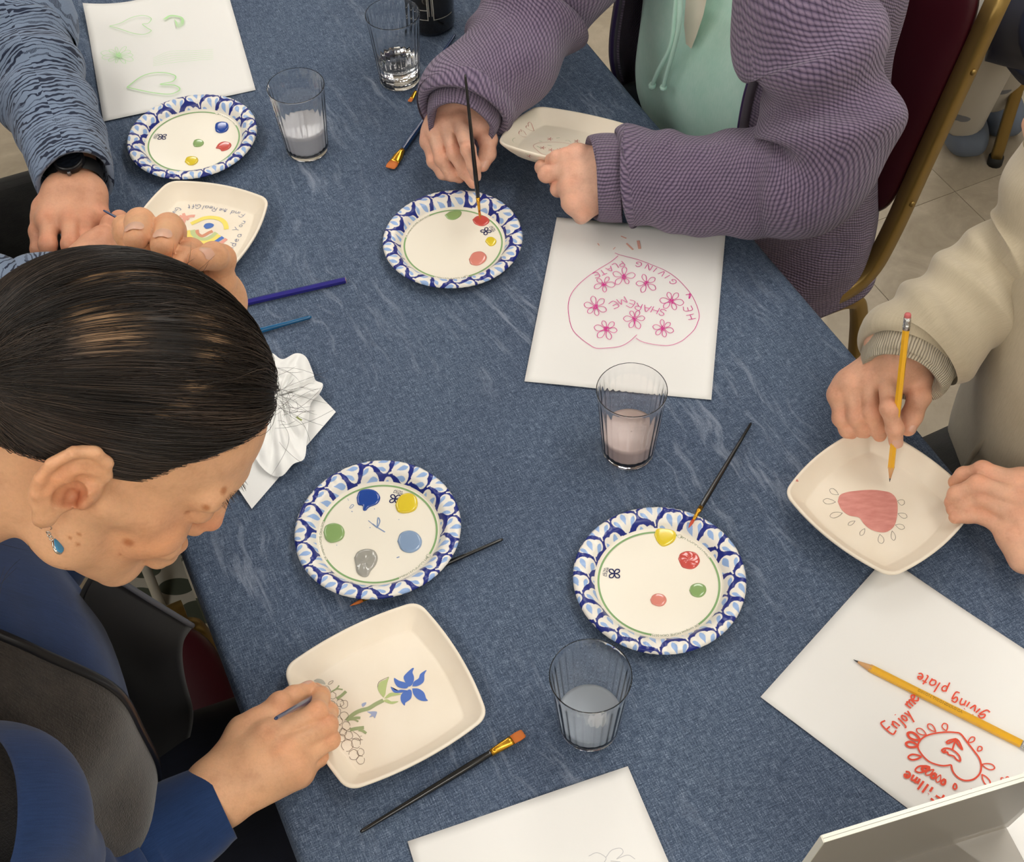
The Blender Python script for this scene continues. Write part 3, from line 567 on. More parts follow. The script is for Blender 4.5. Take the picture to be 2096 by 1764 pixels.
mm.make('pencil_lettering', ink('letter_blue', 92, 108, 150), q4.root, False, kind='stuff')
# small hearts plate
zt = Z(1010, 220, 7.2276); zs = lambda s: [zt(*q) for q in pts(s)]
mm = M()
for s, w in (('600,350 540,335 480,300 490,270 515,280 510,235 545,220 575,280 600,350', .0009), ('490,440 420,425 375,390 385,350 415,355 400,330 440,345 485,410', .0009), ('850,715 720,690 640,630 590,570 660,530 800,515 980,520 1150,545', .0006), ('840,740 800,770 760,790', .0008)): sdrop(mm, q3, zs(s), w)
for x, y in ((835, 470), (1235, 500), (730, 600), (850, 630), (975, 625), (530, 720)):
    for i in range(5): a = i*1.257; sdrop(mm, q3, [zt(x, y), zt(x+45*math.cos(a), y+24*math.sin(a))], .0012, False)
mm.make('red_pencil_hearts', ink('dusty_red', 206, 148, 138), q3.root, False, kind='stuff')
mm = M()
for s, w in (('680,500 720,505', .001), ('930,455 980,450', .001), ('470,675 520,690', .001), ('630,720 690,715', .0018), ('1060,490 1110,490 1150,520', .0006), ('800,560 860,570', .001), ('640,575 700,600', .001), ('350,545 310,530 280,490 290,465 320,450', .0006)): sdrop(mm, q3, zs(s), w)
mm.make('green_leaf_strokes', ink('leaf_soft', 176, 186, 156), q3.root, False, kind='stuff')
# ---------------------------------------------------------------- clear tumblers of paint water
m_acr = mat('clear_plastic', (1, 1, 1, 1), .03, spec=.5, Transmission_Weight=1.0, IOR=1.45)
def water(n, c, tr, rough=.08): return mat('water_'+n, c, rough, spec=.5, Transmission_Weight=tr, IOR=1.33)
def tumbler(label, px, py, h, wl, wm, tilt=0, rt=.0375, rb=.0288):
    c = at(px, py, .0005); r = thing('plastic_tumbler', label, 'cup', c, 'clear plastic tumblers of paint water')
    seg = 168; k = lambda z: rb+(rt-rb)*(z/h)
    out = [(.001, 0), (rb-.004, 0), (rb-.0012, .0008)]+[(k(z)-.0002, z) for z in np.linspace(.004, h-.012, 16)]+[(k(h-.009), h-.009), (rt, h-.0022), (rt+.0002, h-.0012), (rt, h-.0004), (rt-.0004, h), (rt-.0007, h-.0003)]
    inn = [(rt-.0007, h-.0014)]+[(k(z)-.0008, z) for z in np.linspace(h-.006, .009, 16)]+[(rb-.004, .0055), (.001, .005)]
    V, Fc = lathe(out+inn, seg, c); n = len(out)-2; th = np.arctan2(V[:, 1]-c[1], V[:, 0]-c[0]); i = np.arange(len(V))//seg; zz = V[:, 2]-c[2]
    amp = np.where((i > 2) & (i < n-3), .00020, 0)*np.clip((zz-.002)/.01, 0, 1)
    d = 1+amp*(np.abs(np.sin(th*14))-.5)*2/np.maximum(np.hypot(V[:, 0]-c[0], V[:, 1]-c[1]), .01)
    V[:, :2] = c[:2]+(V[:, :2]-c[:2])*d[:, None]
    Fc += [tuple(range(seg))[::-1], tuple((len(out)+len(inn)-1)*seg+j for j in range(seg))]
    mk('cup_wall', V, Fc, m_acr, r)
    pr = [(.0005, .0054), (rb-.0045, .0060)]+[(k(z)-.0011, z) for z in np.linspace(.0098, wl, 6)]+[(k(wl)-.004, wl-.0006), (.0005, wl-.0007)]
    V, Fc = lathe(pr, 64, c); mk('paint_water', V, Fc, wm, r); return r
tumbler('clear tumbler of pale grey water nearest the square flower plate', 1206, 1484, .101, .026, water('grey', S(214, 224, 236), .36))
tumbler('clear tumbler of milky pink water on the corner of the magenta heart sheet', 1286, 922, .106, .036, water('pink', S(244, 220, 212), .24))
tumbler('clear tumbler of cloudy white water beside the far left paper plate', 630, 305, .106, .043, water('white', S(240, 240, 246), .2))
tumbler('clear tumbler of clean water in front of the dark bottle', 819, 163, .110, .034, water('clean', (.97, .98, 1, 1), 1.0, .02))
# ---------------------------------------------------------------- dark bottle
m_bot = mat('dark_bottle_glass', S(30, 24, 14), .08, spec=.6, Coat_Weight=.5)
bc = at(884, 48, .0008); r = thing('dark_bottle', 'dark brown glass bottle with white line printing behind the clean water tumbler', 'bottle', bc)
V, Fc = lathe([(.001, .004), (.026, 0), (.033, .002), (.0352, .008), (.0355, .06), (.0355, .15), (.033, .175), (.02, .2), (.0145, .215), (.014, .265), (.016, .268), (.016, .28), (.001, .28)], 56, bc); mk('glass_body', V, Fc, m_bot, r)
mm = M()
def cyl(a0, a1, z0, z1, w, rr=.03575):
    A = np.linspace(a0, a1, 18); P = np.array([(bc[0]+rr*math.cos(a), bc[1]+rr*math.sin(a), bc[2]+z) for a, z in zip(A, np.linspace(z0, z1, 18))])
    n = np.array([(math.cos(a), math.sin(a), 0) for a in A]); d = np.gradient(P, axis=0); s = np.cross(n, d); s /= np.linalg.norm(s, axis=1)[:, None]
    mm.add(np.vstack([P+s*w/2, P-s*w/2]), [(i, i+1, 19+i, 18+i) for i in range(17)])
for a0, a1, z in ((-2.9, -1.66, .030), (-1.42, -.5, .030), (-2.9, -1.68, .046), (-2.6, -2.3, .026)): cyl(a0, a1, z, z, .0012)
for a, z0, z1, w in ((-1.66, .029, .13, .0012), (-1.6, .036, .13, .0009), (-1.48, .036, .13, .0009), (-1.42, .029, .13, .0012)): cyl(a, a+.001, z0, z1, w)
mm.make('white_print', ink('bottle_print', 190, 186, 176), r, False)
V, Fc = lathe([(.001, .281), (.0165, .281), (.0168, .268), (.0168, .3), (.001, .3)], 32, bc); mk('bottle_cap', V, Fc, m_dkm, r)
# ---------------------------------------------------------------- brushes
m_ferr = mat('gold_ferrule', S(214, 158, 52), .22, .9); m_bris = mat('orange_bristle', S(206, 112, 40), .55, build=lambda k: k.bump(k.noise(k.co('Object', (1, 1, 1)), 900), .3))
m_black = mat('black_lacquer', S(16, 16, 18), .22, spec=.6, Coat_Weight=.5); m_navyl = mat('navy_lacquer', S(22, 52, 98), .22, spec=.6, Coat_Weight=.5); m_teal = mat('teal_lacquer', S(18, 88, 134), .25, Coat_Weight=.4)
m_tipred = mat('bristle_red_paint', S(206, 80, 48), .4)
def brush(label, end, tip, hm, rmax=.0032, flat=False, fl=.022, bl=.012, bm_=None, wf=.0045, up=(0, 0, 1)):
    end, tip = np.asarray(end, float), np.asarray(tip, float); d = nrm(end-tip); L = np.linalg.norm(end-tip)
    r = thing('paintbrush', label, 'paintbrush', tip); P = lambda t: tip+d*t
    rf = wf if flat else rmax*.72
    hs = bl+fl-.002; T_ = [hs, hs+.004, hs+.02, hs+.035, (hs+L)/2, L-.03, L-.004, L-.001, L]
    V, Fc, _ = tube([P(t) for t in T_], [rmax*.8, rmax*.88, rmax, rmax*.98, rmax*.82, rmax*.62, rmax*.55, rmax*.42, rmax*.12], 16); mk('handle', V, Fc, hm, r)
    if flat: V, Fc, _ = tube([P(bl), P(bl+.003), P(bl+fl*.5), P(bl+fl*.8), P(bl+fl)], [rf, rf, rf*.92, rmax*1.02, rmax*.95], 18, flat=[.34, .34, .6, 1, 1], up=up)
    else: V, Fc, _ = tube([P(bl), P(bl+fl*.5), P(bl+fl*.7), P(bl+fl*.72), P(bl+fl*.78), P(bl+fl*.8), P(bl+fl)], [rf*.72, rf*.95, rf*1.1, rf*1.25, rf*1.25, rf*1.1, rmax*.95], 16)
    mk('ferrule', V, Fc, m_ferr, r)
    if flat: V, Fc, _ = tube([P(bl+.001), P(bl*.5), P(bl*.12), P(0)], [rf*.96, rf*1.06, rf*.98, rf*.8], 18, flat=[.33, .3, .2, .1], up=up)
    else: V, Fc, _ = tube([P(bl+.001), P(bl*.7), P(bl*.35), P(bl*.1), P(0)], [rf*.7, rf*.82, rf*.5, rf*.18, .0001], 12)
    mk('bristles', V, Fc, bm_ or m_bris, r); return r
brush('black handled flat brush with orange bristles lying below the square flower plate', at(737, 1703, .004), at(1072, 1500, .004), m_black, .0036, True, .024, .013, None, .0048)
brush('black handled brush lying under the six blob paper plate, orange tip showing', at(1030, 1103, .0036), at(716, 1240, .0032), m_black, .0033, False, .022, .014)
brush('thin black handled brush leaning on the rim of a paper plate, bristles dipped red', at(1538, 865, .0035), at(1409, 1081, .0185), m_black, .0031, False, .02, .0125, m_tipred)
brush('thin navy handled brush lying beside the clean water tumbler', at(932, 70, .004), at(838, 208, .004), m_navyl, .0030, True, .016, .007, None, .0030)
brush('navy handled flat brush with wide orange bristles beside the purple sleeve', at(918, 175, .004), at(798, 344, .004), m_navyl, .0042, True, .026, .013, None, .0072)
brush('teal handled brush lying below the dark blue pencil, its tip behind the head', at(638, 648, .004), at(400, 712, .004), m_teal, .0042, False, .02, .01)
# ---------------------------------------------------------------- pencils
m_yel = mat('yellow_pencil_paint', S(238, 178, 28), .3, Coat_Weight=.3); m_wood = mat('pencil_wood', S(214, 164, 112), .6); m_gr = mat('graphite_lead', S(60, 60, 62), .35)
m_alu = mat('crimped_aluminium', S(200, 200, 200), .22, 1, build=lambda k: k.bump(k.noise(k.co(), 600), .6)); m_era = mat('pink_eraser', S(206, 108, 108), .7); m_bpen = mat('dark_blue_pencil_paint', S(38, 34, 128), .3, Coat_Weight=.3)
def pencil(label, tip, end, bodym, eraser=True, rr=.0036, leadm=None, taper=.019, text=None):
    tip, end = np.asarray(tip, float), np.asarray(end, float); d = nrm(end-tip); L = np.linalg.norm(end-tip); P = lambda t: tip+d*t
    r = thing('pencil', label, 'pencil', tip); e = L-.017 if eraser else L
    V, Fc, _ = tube([P(taper-.002), P(taper+.001), P(e)], [rr*.99, rr, rr], 6); mk('painted_barrel', V, Fc, bodym, r, False)
    V, Fc, _ = tube([P(.0045), P(taper)], [rr*.26, rr*.97], 18); mk('sharpened_wood', V, Fc, m_wood, r)
    V, Fc, _ = tube([P(0), P(.0046)], [.0002, rr*.27], 12); mk('lead_point', V, Fc, leadm or m_gr, r)
    if eraser:
        V, Fc, _ = tube([P(e-.001), P(e+.002), P(e+.003), P(e+.004), P(e+.008), P(e+.009), P(e+.010), P(e+.0125)], [rr, rr, rr*1.1, rr, rr, rr*1.1, rr, rr], 24); mk('ferrule', V, Fc, m_alu, r)
        V, Fc, _ = tube([P(e+.012), P(L-.0015), P(L)], [rr*.92, rr*.92, rr*.7], 20); mk('eraser', V, Fc, m_era, r)
    else:
        V, Fc, _ = tube([P(L-.0002), P(L+.0004)], [rr*.93, rr*.93], 6); mk('bare_wood_end', V, Fc, m_wood, r, False); V, Fc, _ = tube([P(L), P(L+.0006)], [rr*.36]*2, 12); mk('coloured_core', V, Fc, leadm or m_gr, r)
    if text:
        tx, t0, sz, side = text; V, Fc = font_mesh(tx, sz); sd = nrm(side); nn = np.cross(d, sd)
        mk('stamped_lettering', [P(t0)+d*v[0]*1.15+sd*(v[1]-.0013)+nrm(np.cross(d, sd))*(rr*.866+.0003) for v in V], Fc, ink('stamp', 60, 64, 48), r, False)
    return r
tipC = at(1747, 1350, .004); eC = at(2096, 1525, .0048); eC = tipC+nrm(eC-tipC)*.187
dC = nrm(eC-tipC); sC = nrm(np.cross([0, 0, 1.], dC))
pencil('yellow hexagonal pencil lying on the red heart drawing', tipC, eC, m_yel, True, .0039, text=('DIXON TICONDEROGA', .066, .0036, sC))
blueE = at(707, 573, .0042); blueS = at(400, 643, .0042)
pencil('dark blue coloured pencil lying above the teal brush, beside the black haired woman', blueS, blueE, m_bpen, False, .0040, mat('blue_lead', S(20, 22, 60), .5))
# ---------------------------------------------------------------- crumpled paper napkin
m_nap = mat('tissue', S(240, 240, 238), .9, spec=.15, build=lambda k: k.bump(k.noise(k.co('Object'), 160, 4), .25, .001))
nr = thing('crumpled_napkin', 'crumpled white paper napkin lying in front of the black haired woman', 'napkin', at(590, 860, 0))
cr = [at(x, y, .001) for x, y in ((516, 1043), (688, 845), (590, 745), (428, 915))]
n = 34; V = []; nr_ = random.Random(11); ph = [nr_.uniform(0, 6) for _ in range(8)]
for i in range(n+1):
    for j in range(n+1):
        u, v = i/n, j/n; p = (cr[0]*(1-u)+cr[1]*u)*(1-v)+(cr[3]*(1-u)+cr[2]*u)*v
        p = p+np.array([0, 0, .0016+.004*abs(math.sin(6*u+3*v+ph[0]))*min(1, 6*v+.2)*(.3+.7*v)+.0026*abs(math.sin(13*u-5*v+ph[1]))*v]); V.append(p)
mk('flat_corner', V, [(i*(n+1)+j, (i+1)*(n+1)+j, (i+1)*(n+1)+j+1, i*(n+1)+j+1) for i in range(n) for j in range(n)], m_nap, nr)
ol = spline(np.array([(500, 735), (530, 722), (556, 722), (578, 735), (605, 723), (626, 730), (640, 760), (646, 778), (661, 786), (654, 806), (636, 826), (632, 860), (628, 900), (623, 938), (600, 950), (575, 975), (545, 965), (520, 930), (500, 860), (490, 790), (500, 735)], float), 121)[:-1]
ct = np.array((572, 810.)); V = []; nrn = 26; m_ = len(ol)
for i in range(nrn+1):
    q = i/nrn
    for j, o_ in enumerate(ol):
        px = ct+(o_-ct)*q; t = j/m_*2*math.pi
        rg = abs(math.sin(t*3.5+1.2*q+.5))*.6+abs(math.sin(t*8+2*math.sin(3*q+t)))*.28+.25*abs(math.sin(9*q+t*2))
        z = .005+.030*rg*q**.7*(1.05-q*.72)+.010*(1-q)*q
        V.append(at(px[0], px[1]+z*600*0, z))
mk('crumpled_bunch', V, [(i*m_+j, i*m_+(j+1) % m_, (i+1)*m_+(j+1) % m_, (i+1)*m_+j) for i in range(nrn) for j in range(m_)], m_nap, nr)
mm = M(); ribbon(mm, spline(np.array([at(x, y, .024) for x, y in ((607, 853), (612, 857), (618, 860))]), 8), .0022); mm.make('green_paint_smudge', ink('smudge', 150, 160, 96), nr, False)
# ---------------------------------------------------------------- slanted clear sign holder at the near right corner
m_sh = mat('acrylic_sheet', S(164, 157, 146), .36, spec=.25, Alpha=.58); m_edge = mat('acrylic_edge', S(222, 220, 206), .25)
TL_ = at(1684, 1716, .175); TR_ = at(2320, 1521, .175); ex = nrm(TR_-TL_); TR_ = TL_+ex*.216
BLp = at(1604, 1828, .008); dn = nrm(BLp-TL_); dn = nrm(dn-ex*(dn@ex)*.0); Lh = np.linalg.norm(BLp-TL_); nn = nrm(np.cross(ex, dn)); nn = nn if nn[2] > 0 else -nn
sr = thing('acrylic_sign_holder', 'slanted clear acrylic sign holder standing at the near right corner', 'sign holder', (*((TL_+BLp+ex*.216)/2)[:2], T))
def slab(nm, o, w, h, th, m_, par):
    V = np.array([o+ex*a*w+dn*b_*h+nn*c_*th for c_ in (0, 1) for b_ in (0, 1) for a in (0, 1)]); return mk(nm, V, [(0, 1, 3, 2), (4, 6, 7, 5), (0, 4, 5, 1), (2, 3, 7, 6), (0, 2, 6, 4), (1, 5, 7, 3)], m_, par, False)
slab('front_panel', TL_, .216, Lh, .0026, m_sh, sr); slab('back_panel', TL_-nn*.0031, .216, Lh, .0026, m_sh, sr)
slab('top_edge', TL_-nn*.0001-dn*.0005, .216, .0016, .0028, m_edge, sr); slab('top_edge', TL_-nn*.0032-dn*.0005, .216, .0016, .0028, m_edge, sr)
slab('side_edge', TL_-nn*.0032-ex*.0008, .0012, Lh, .0058, m_edge, sr)
foot = BLp; V = np.array([BLp+ex*a*.216+np.array([0, 0, -.0072+.0026*c_])+nrm(np.array([nn[0], nn[1], 0]))*b_*-.07 for c_ in (0, 1) for b_ in (0, 1) for a in (0, 1)]); mk('base_foot', V, [(0, 1, 3, 2), (4, 6, 7, 5), (0, 4, 5, 1), (2, 3, 7, 6), (0, 2, 6, 4), (1, 5, 7, 3)], m_sh, sr, False)
# ---------------------------------------------------------------- stacking chairs, gold frame and burgundy vinyl
m_burg = mat('burgundy_vinyl', S(66, 12, 24), .42, spec=.4, build=lambda k: k.bump(k.noise(k.co(), 260), .1, .0006)); m_rub = mat('black_rubber', S(20, 20, 20), .7)
def cushion(mm, c, hx, hy, hz, R, e=.32, n=26):
    "superellipsoid pad, R columns = local axes"
    V = []; f = lambda w, p: math.copysign(abs(w)**p, w)
    for i in range(n+1):
        ph = -math.pi/2+math.pi*i/n
        for j in range(2*n):
            t = math.pi*j/n; V.append(c+R@np.array([hx*f(math.cos(ph), .45)*f(math.cos(t), e), hy*f(math.cos(ph), .45)*f(math.sin(t), e), hz*f(math.sin(ph), .9)]))
    mm.add(V, [(i*2*n+j, i*2*n+(j+1) % (2*n), (i+1)*2*n+(j+1) % (2*n), (i+1)*2*n+j) for i in range(n) for j in range(2*n)])
def chair(label, a, b, ang=0, back=True):
    "a,b: seat centre in table axes; ang 0 = sitter faces -TB"
    c, s = math.cos(ang), math.sin(ang); ax = TA*c+TB*s; bx = -TA*s+TB*c  # ax: sideways, bx: towards the chair back
    o = TA*a+TB*b; r = thing('stacking_chair', label, 'chair', (o[0], o[1], 0), 'gold framed burgundy stacking chairs'); G = lambda u, v, z: o+ax*u+bx*v+np.array([0, 0, z])
    R = np.array([ax, bx, [0, 0, 1.]]).T
    mm = M(); cushion(mm, G(0, -.01, .445), .205, .215, .028, R, .4); mm.make('seat', m_burg, r)
    for sgn in (-1, 1):
        u = sgn*.218
        P = spline(np.array([G(u, -.20, .425), G(u, 0, .425), G(u, .15, .428), G(u, .205, .452), G(u, .232, .52), G(u, .262, .66), G(u, .315, .905)]), 40); V, Fc, _ = sq_tube(P, .0125, ax); mk('back_post', V, Fc, m_gold, r)
        P = spline(np.array([G(u*.98, -.1, .404), G(u*.98, .12, .404), G(u*.98, .185, .398), G(u*.98, .212, .362), G(u, .235, .2), G(u, .27, .0125)]), 34); V, Fc, _ = sq_tube(P, .0115, ax); lg = mk('rear_leg', V, Fc, m_gold, r)
        V, Fc, _ = tube([G(u, .2695, .02), G(u, .271, 0)], .016, 12); mk('rubber_foot', V, Fc, m_rub, lg)
        P = spline(np.array([G(u*.98, .06, .404), G(u*.98, -.14, .404), G(u*.98, -.19, .394), G(u*.98, -.207, .36), G(u, -.215, .2), G(u, -.225, .0125)]), 34); V, Fc, _ = sq_tube(P, .0115, ax); lg = mk('front_leg', V, Fc, m_gold, r)
        V, Fc, _ = tube([G(u, -.2245, .02), G(u, -.226, 0)], .016, 12); mk('rubber_foot', V, Fc, m_rub, lg)
        for v_, z_ in ((.247, .585), (.293, .80)):
            V, Fc, _ = tube([G(u+sgn*.011, v_, z_), G(u+sgn*.015, v_, z_), G(u+sgn*.0165, v_, z_)], [.005, .0045, .002], 12); mk('screw', V, Fc, m_gold, r)
    bt = nrm(G(0, .315, .905)-G(0, .247, .58)); Rb = np.array([ax, bt, np.cross(ax, bt)]).T
    mm = M(); cushion(mm, G(0, .268, .72), .205, .205, .024, Rb, .3); mm.make('backrest', m_burg, r)
    P = np.array([G(u, .316, .905) for u in np.linspace(-.218, .218, 8)]); V, Fc, _ = sq_tube(P, .0125, (0, 0, 1)); mk('top_rail', V, Fc, m_gold, r)
    for v_ in (-.17, .1): V, Fc, _ = tube([G(-.214, v_, .404), G(.214, v_, .404)], .009, 10); mk('crossbar', V, Fc, m_gold, r)
    return r
def sq_tube(P, h, side):
    P = np.asarray(P, float); Tn = np.gradient(P, axis=0); Tn /= np.linalg.norm(Tn, axis=1)[:, None]; s = np.asarray(side, float); V = []; n = len(P)
    for p, t in zip(P, Tn):
        a = nrm(s-t*(s@t)); b_ = np.cross(t, a); e = h*.72
        for x, y in ((h, e), (e, h), (-e, h), (-h, e), (-h, -e), (-e, -h), (e, -h), (h, -e)): V.append(p+a*x+b_*y)
    return V, [(i*8+j, i*8+(j+1) % 8, (i+1)*8+(j+1) % 8, (i+1)*8+j) for i in range(n-1) for j in range(8)]+[tuple(range(8))[::-1], tuple((n-1)*8+j for j in range(8))], None
chair('gold framed burgundy chair behind the person in the purple cardigan', -1.33, .865)
chair('burgundy chair under the black haired woman', -.80, -.245, math.pi)
# ---------------------------------------------------------------- implicit bodies: smooth unions of round cones, surface nets
class SDF:
    def __init__(s, lo, hi, h):
        s.lo = np.asarray(lo, float); s.h = h; s.n = np.ceil((np.asarray(hi)-s.lo)/h).astype(int)+1; s.D = np.full(s.n, .05, np.float32)
    def win(s, lo, hi, m):
        a = np.clip(np.floor((lo-m-s.lo)/s.h).astype(int), 0, s.n); b = np.clip(np.ceil((hi+m-s.lo)/s.h).astype(int)+1, 0, s.n)
        if (b <= a).any(): return None, None
        g = [(s.lo[i]+s.h*np.arange(a[i], b[i])).astype(np.float32) for i in range(3)]
        return tuple(slice(a[i], b[i]) for i in range(3)), np.stack(np.meshgrid(*g, indexing='ij'), -1)
    @staticmethod
    def smin(a, b, k):
        if k <= 0: return np.minimum(a, b)
        h = np.maximum(k-np.abs(a-b), 0)/k; return np.minimum(a, b)-h*h*k*.25
    def put(s, sl, d, k, sub=False): s.D[sl] = -s.smin(-s.D[sl], d, k) if sub else s.smin(s.D[sl], d, k)
    def cap(s, a, b, ra, rb, k=.004, sub=False):
        a, b = np.asarray(a, np.float32), np.asarray(b, np.float32); r = max(ra, rb)
        sl, X = s.win(np.minimum(a, b)-r, np.maximum(a, b)+r, k+4*s.h)
        if sl is None: return s
        ab = b-a; t = np.clip(((X-a)@ab)/(ab@ab+1e-12), 0, 1); d = np.linalg.norm(X-a-t[..., None]*ab, axis=-1)-(ra+(rb-ra)*t)
        s.put(sl, d, k, sub); return s
    def ell(s, c, rad, R=None, k=.004, sub=False):
        c = np.asarray(c, np.float32); rad = np.asarray(rad, np.float32); m = rad.max()
        sl, X = s.win(c-m, c+m, k+4*s.h)
        if sl is None: return s
        Y = X-c
        if R is not None: Y = Y@np.asarray(R, np.float32)
        k0 = np.linalg.norm(Y/rad, axis=-1); k1 = np.linalg.norm(Y/(rad*rad), axis=-1)+1e-9; s.put(sl, k0*(k0-1)/k1, k, sub); return s
    def chain(s, P, R, k=.003):
        for i in range(len(P)-1): s.cap(P[i], P[i+1], R[i], R[i+1], k)
        return s
    def mesh(s):
        D = s.D; S_ = D < 0; n = s.n
        cnt = sum(S_[i:n[0]-1+i, j:n[1]-1+j, k:n[2]-1+k].astype(np.int8) for i in (0, 1) for j in (0, 1) for k in (0, 1))
        act = (cnt > 0) & (cnt < 8); I = np.argwhere(act); idx = np.full(act.shape, -1, np.int64); idx[tuple(I.T)] = np.arange(len(I))
        P = np.zeros((len(I), 3)); C = np.zeros(len(I)); cor = [(i, j, k) for i in (0, 1) for j in (0, 1) for k in (0, 1)]
        for a in cor:
            for ax in range(3):
                if a[ax] == 0:
                    b = list(a); b[ax] = 1; va = D[I[:, 0]+a[0], I[:, 1]+a[1], I[:, 2]+a[2]]; vb = D[I[:, 0]+b[0], I[:, 1]+b[1], I[:, 2]+b[2]]; m = (va < 0) != (vb < 0)
                    t = np.where(m, va/np.where(m, va-vb, 1), 0); p = np.array(a, float)+np.outer(t, np.array(b)-np.array(a)); P[m] += p[m]; C[m] += 1
        V = s.lo+s.h*(I+P/np.maximum(C, 1)[:, None]); Q = []
        for ax in range(3):
            u, v = (ax+1) % 3, (ax+2) % 3; sh = [slice(None)]*3; sh2 = [slice(None)]*3; sh[ax] = slice(0, -1); sh2[ax] = slice(1, None)
            ch = S_[tuple(sh)] != S_[tuple(sh2)]; E = np.argwhere(ch); E = E[(E[:, u] > 0) & (E[:, v] > 0) & (E[:, u] < n[u]-1) & (E[:, v] < n[v]-1)]
            ins = S_[tuple(E.T)]; q = []
            for du, dv in ((-1, -1), (0, -1), (0, 0), (-1, 0)):
                w = E.copy(); w[:, u] += du; w[:, v] += dv; q.append(idx[tuple(w.T)])
            q = np.stack(q, 1); q[~ins] = q[~ins][:, ::-1]; Q.append(q)
        Q = np.concatenate(Q); Q = Q[(Q >= 0).all(1)]
        return V, Q
def relax(V, Q, it=2, lam=.5, mu=-.53):
    e = np.concatenate([Q[:, [0, 1]], Q[:, [1, 2]], Q[:, [2, 3]], Q[:, [3, 0]]]); e = np.concatenate([e, e[:, ::-1]])
    dg = np.bincount(e[:, 0], minlength=len(V))[:, None]
    for _ in range(it):
        for f in (lam, mu):
            s = np.stack([np.bincount(e[:, 0], V[e[:, 1], i], len(V)) for i in range(3)], 1)/np.maximum(dg, 1); V = V+f*(s-V)
    return V
def vnoise(P, sc, seed=0):
    "cheap smooth noise from random sines"
    r = np.random.default_rng(seed); o = 0
    for i in range(7):
        k = r.normal(0, 1, 3); k = k/np.linalg.norm(k)*sc*r.uniform(.6, 1.7); o = o+np.sin(P@k+r.uniform(0, 6))
    return o/7**.5
def _skin(k):
    vc = (k.n('VertexColor', layer_name='Col'), 0); v = k.co('Object'); b = k.noise(v, 55, 5, .65); f = k.noise(v, 420, 2, .6)
    c = k.mix(.55, vc, k.ramp(b, [(.3, (.78, .70, .66)), (.5, (1, 1, 1)), (.72, (1.12, 1.10, 1.05))]), 'MULTIPLY'); k.base(k.mix(.25, c, k.ramp(f, [(.3, (.85, .8, .78)), (.6, (1.05, 1.05, 1.05))]), 'MULTIPLY'))
    w = k.n('TexVoronoi', {'Vector': v, 'Scale': 420.}, feature='DISTANCE_TO_EDGE'); k.bump(k.math('ADD', k.math('MULTIPLY', f, .6), k.math('MULTIPLY', (w, 0), .8)), .28, .0006)
m_skin = mat('skin', S(206, 156, 122), .48, spec=.35, build=_skin, Subsurface_Weight=.18, Subsurface_Scale=.004, Subsurface_Radius=(1, .4, .2))
m_nail = mat('fingernail', S(224, 178, 156), .25, spec=.5, Subsurface_Weight=.2, Subsurface_Scale=.002)
SKW, SKP, SKM, SKC = np.array(S(222, 172, 134)[:3]), np.array(S(226, 180, 156)[:3]), np.array(S(214, 160, 130)[:3]), np.array(S(222, 174, 146)[:3])
def finger_col(V, base, spots):
    C = np.tile(base, (len(V), 1)); red = np.array([1.03, .80, .74])
    w = np.zeros(len(V))
    for p, r, a in spots: w = np.maximum(w, a*np.exp(-((V-p)**2).sum(1)/(r*r)))
    return C*(1+(red-1)*w[:, None])
def build_hand(person, z, wrist, palm, fingers, base, h=.0015, nails=(), arm=None, extra=None, label=None, k_web=.006, knob=1.05):
    """z: zoom converter; wrist: [(x,y,z,r)..] pairs; palm: list of ((x,y,z,r),(x,y,z,r)); fingers: {name: ([(x,y,z)...], [r...])}"""
    w = lambda q: at(*z(q[0], q[1]), q[2])
    allp = [w(q) for c in palm for q in c]+[w(q) for f, _ in fingers.values() for q in f]
    lo, hi = np.min(allp, 0)-.034, np.max(allp, 0)+.034
    A = SDF(lo, hi, h)
    for a, b in palm: A.cap(w(a), w(b), a[3], b[3], .012)
    B = SDF(lo, hi, h); spots = []
    for nm, (P, R) in fingers.items():
        Fd = SDF(lo, hi, h); Q = [w(q) for q in P]; Fd.chain(Q, R, .004)
        for i in (0, 1, 2) if len(Q) == 4 else (1, 2):
            Fd.ell(Q[i]+np.array([0, 0, .0006]), np.array([1, 1, 1])*R[i]*knob, None, .003); spots.append((Q[i]+np.array([0, 0, .006]), .011, .75 if i < 2 else .45))
        spots.append((Q[-1], .010, .8)); B.D = SDF.smin(B.D, Fd.D, .0018)
    A.D = SDF.smin(A.D, B.D, k_web)
    V, Q = A.mesh(); V = relax(V, Q, 2)
    V = V+0
    col = finger_col(V, base, spots)
    # tendons and veins: slight colour drift
    col = col*(1+.05*vnoise(V, 160, 3))[:, None]
    o = mk('hand', V, Q, m_skin, person, col=col)
    for nm, up, ln, wd in nails:
        P, R = fingers[nm]; a, b = w(P[-2]), w(P[-1]); d = nrm(b-a); u = nrm(np.asarray(up, float)); u = nrm(u-d*(u@d)); sd = np.cross(d, u); c = b-d*R[-1]*.25+u*(R[-1]*1.04)
        nV = []
        for i in range(9):
            for j in range(7):
                s_, t_ = i/8*2-1, j/6*2-1; ww = wd*math.sqrt(max(0, 1-abs(s_)**2.6*.55)); nV.append(c+d*ln*s_-u*(.0004+R[-1]*.30*t_*t_*(ww/wd)**2+.0012*max(0, s_)**2)+sd*ww*t_*.97+u*.0007)
        mk('fingernail', nV, [(i*7+j, i*7+j+1, (i+1)*7+j+1, (i+1)*7+j) for i in range(8) for j in range(6)], m_nail, o)
    return o
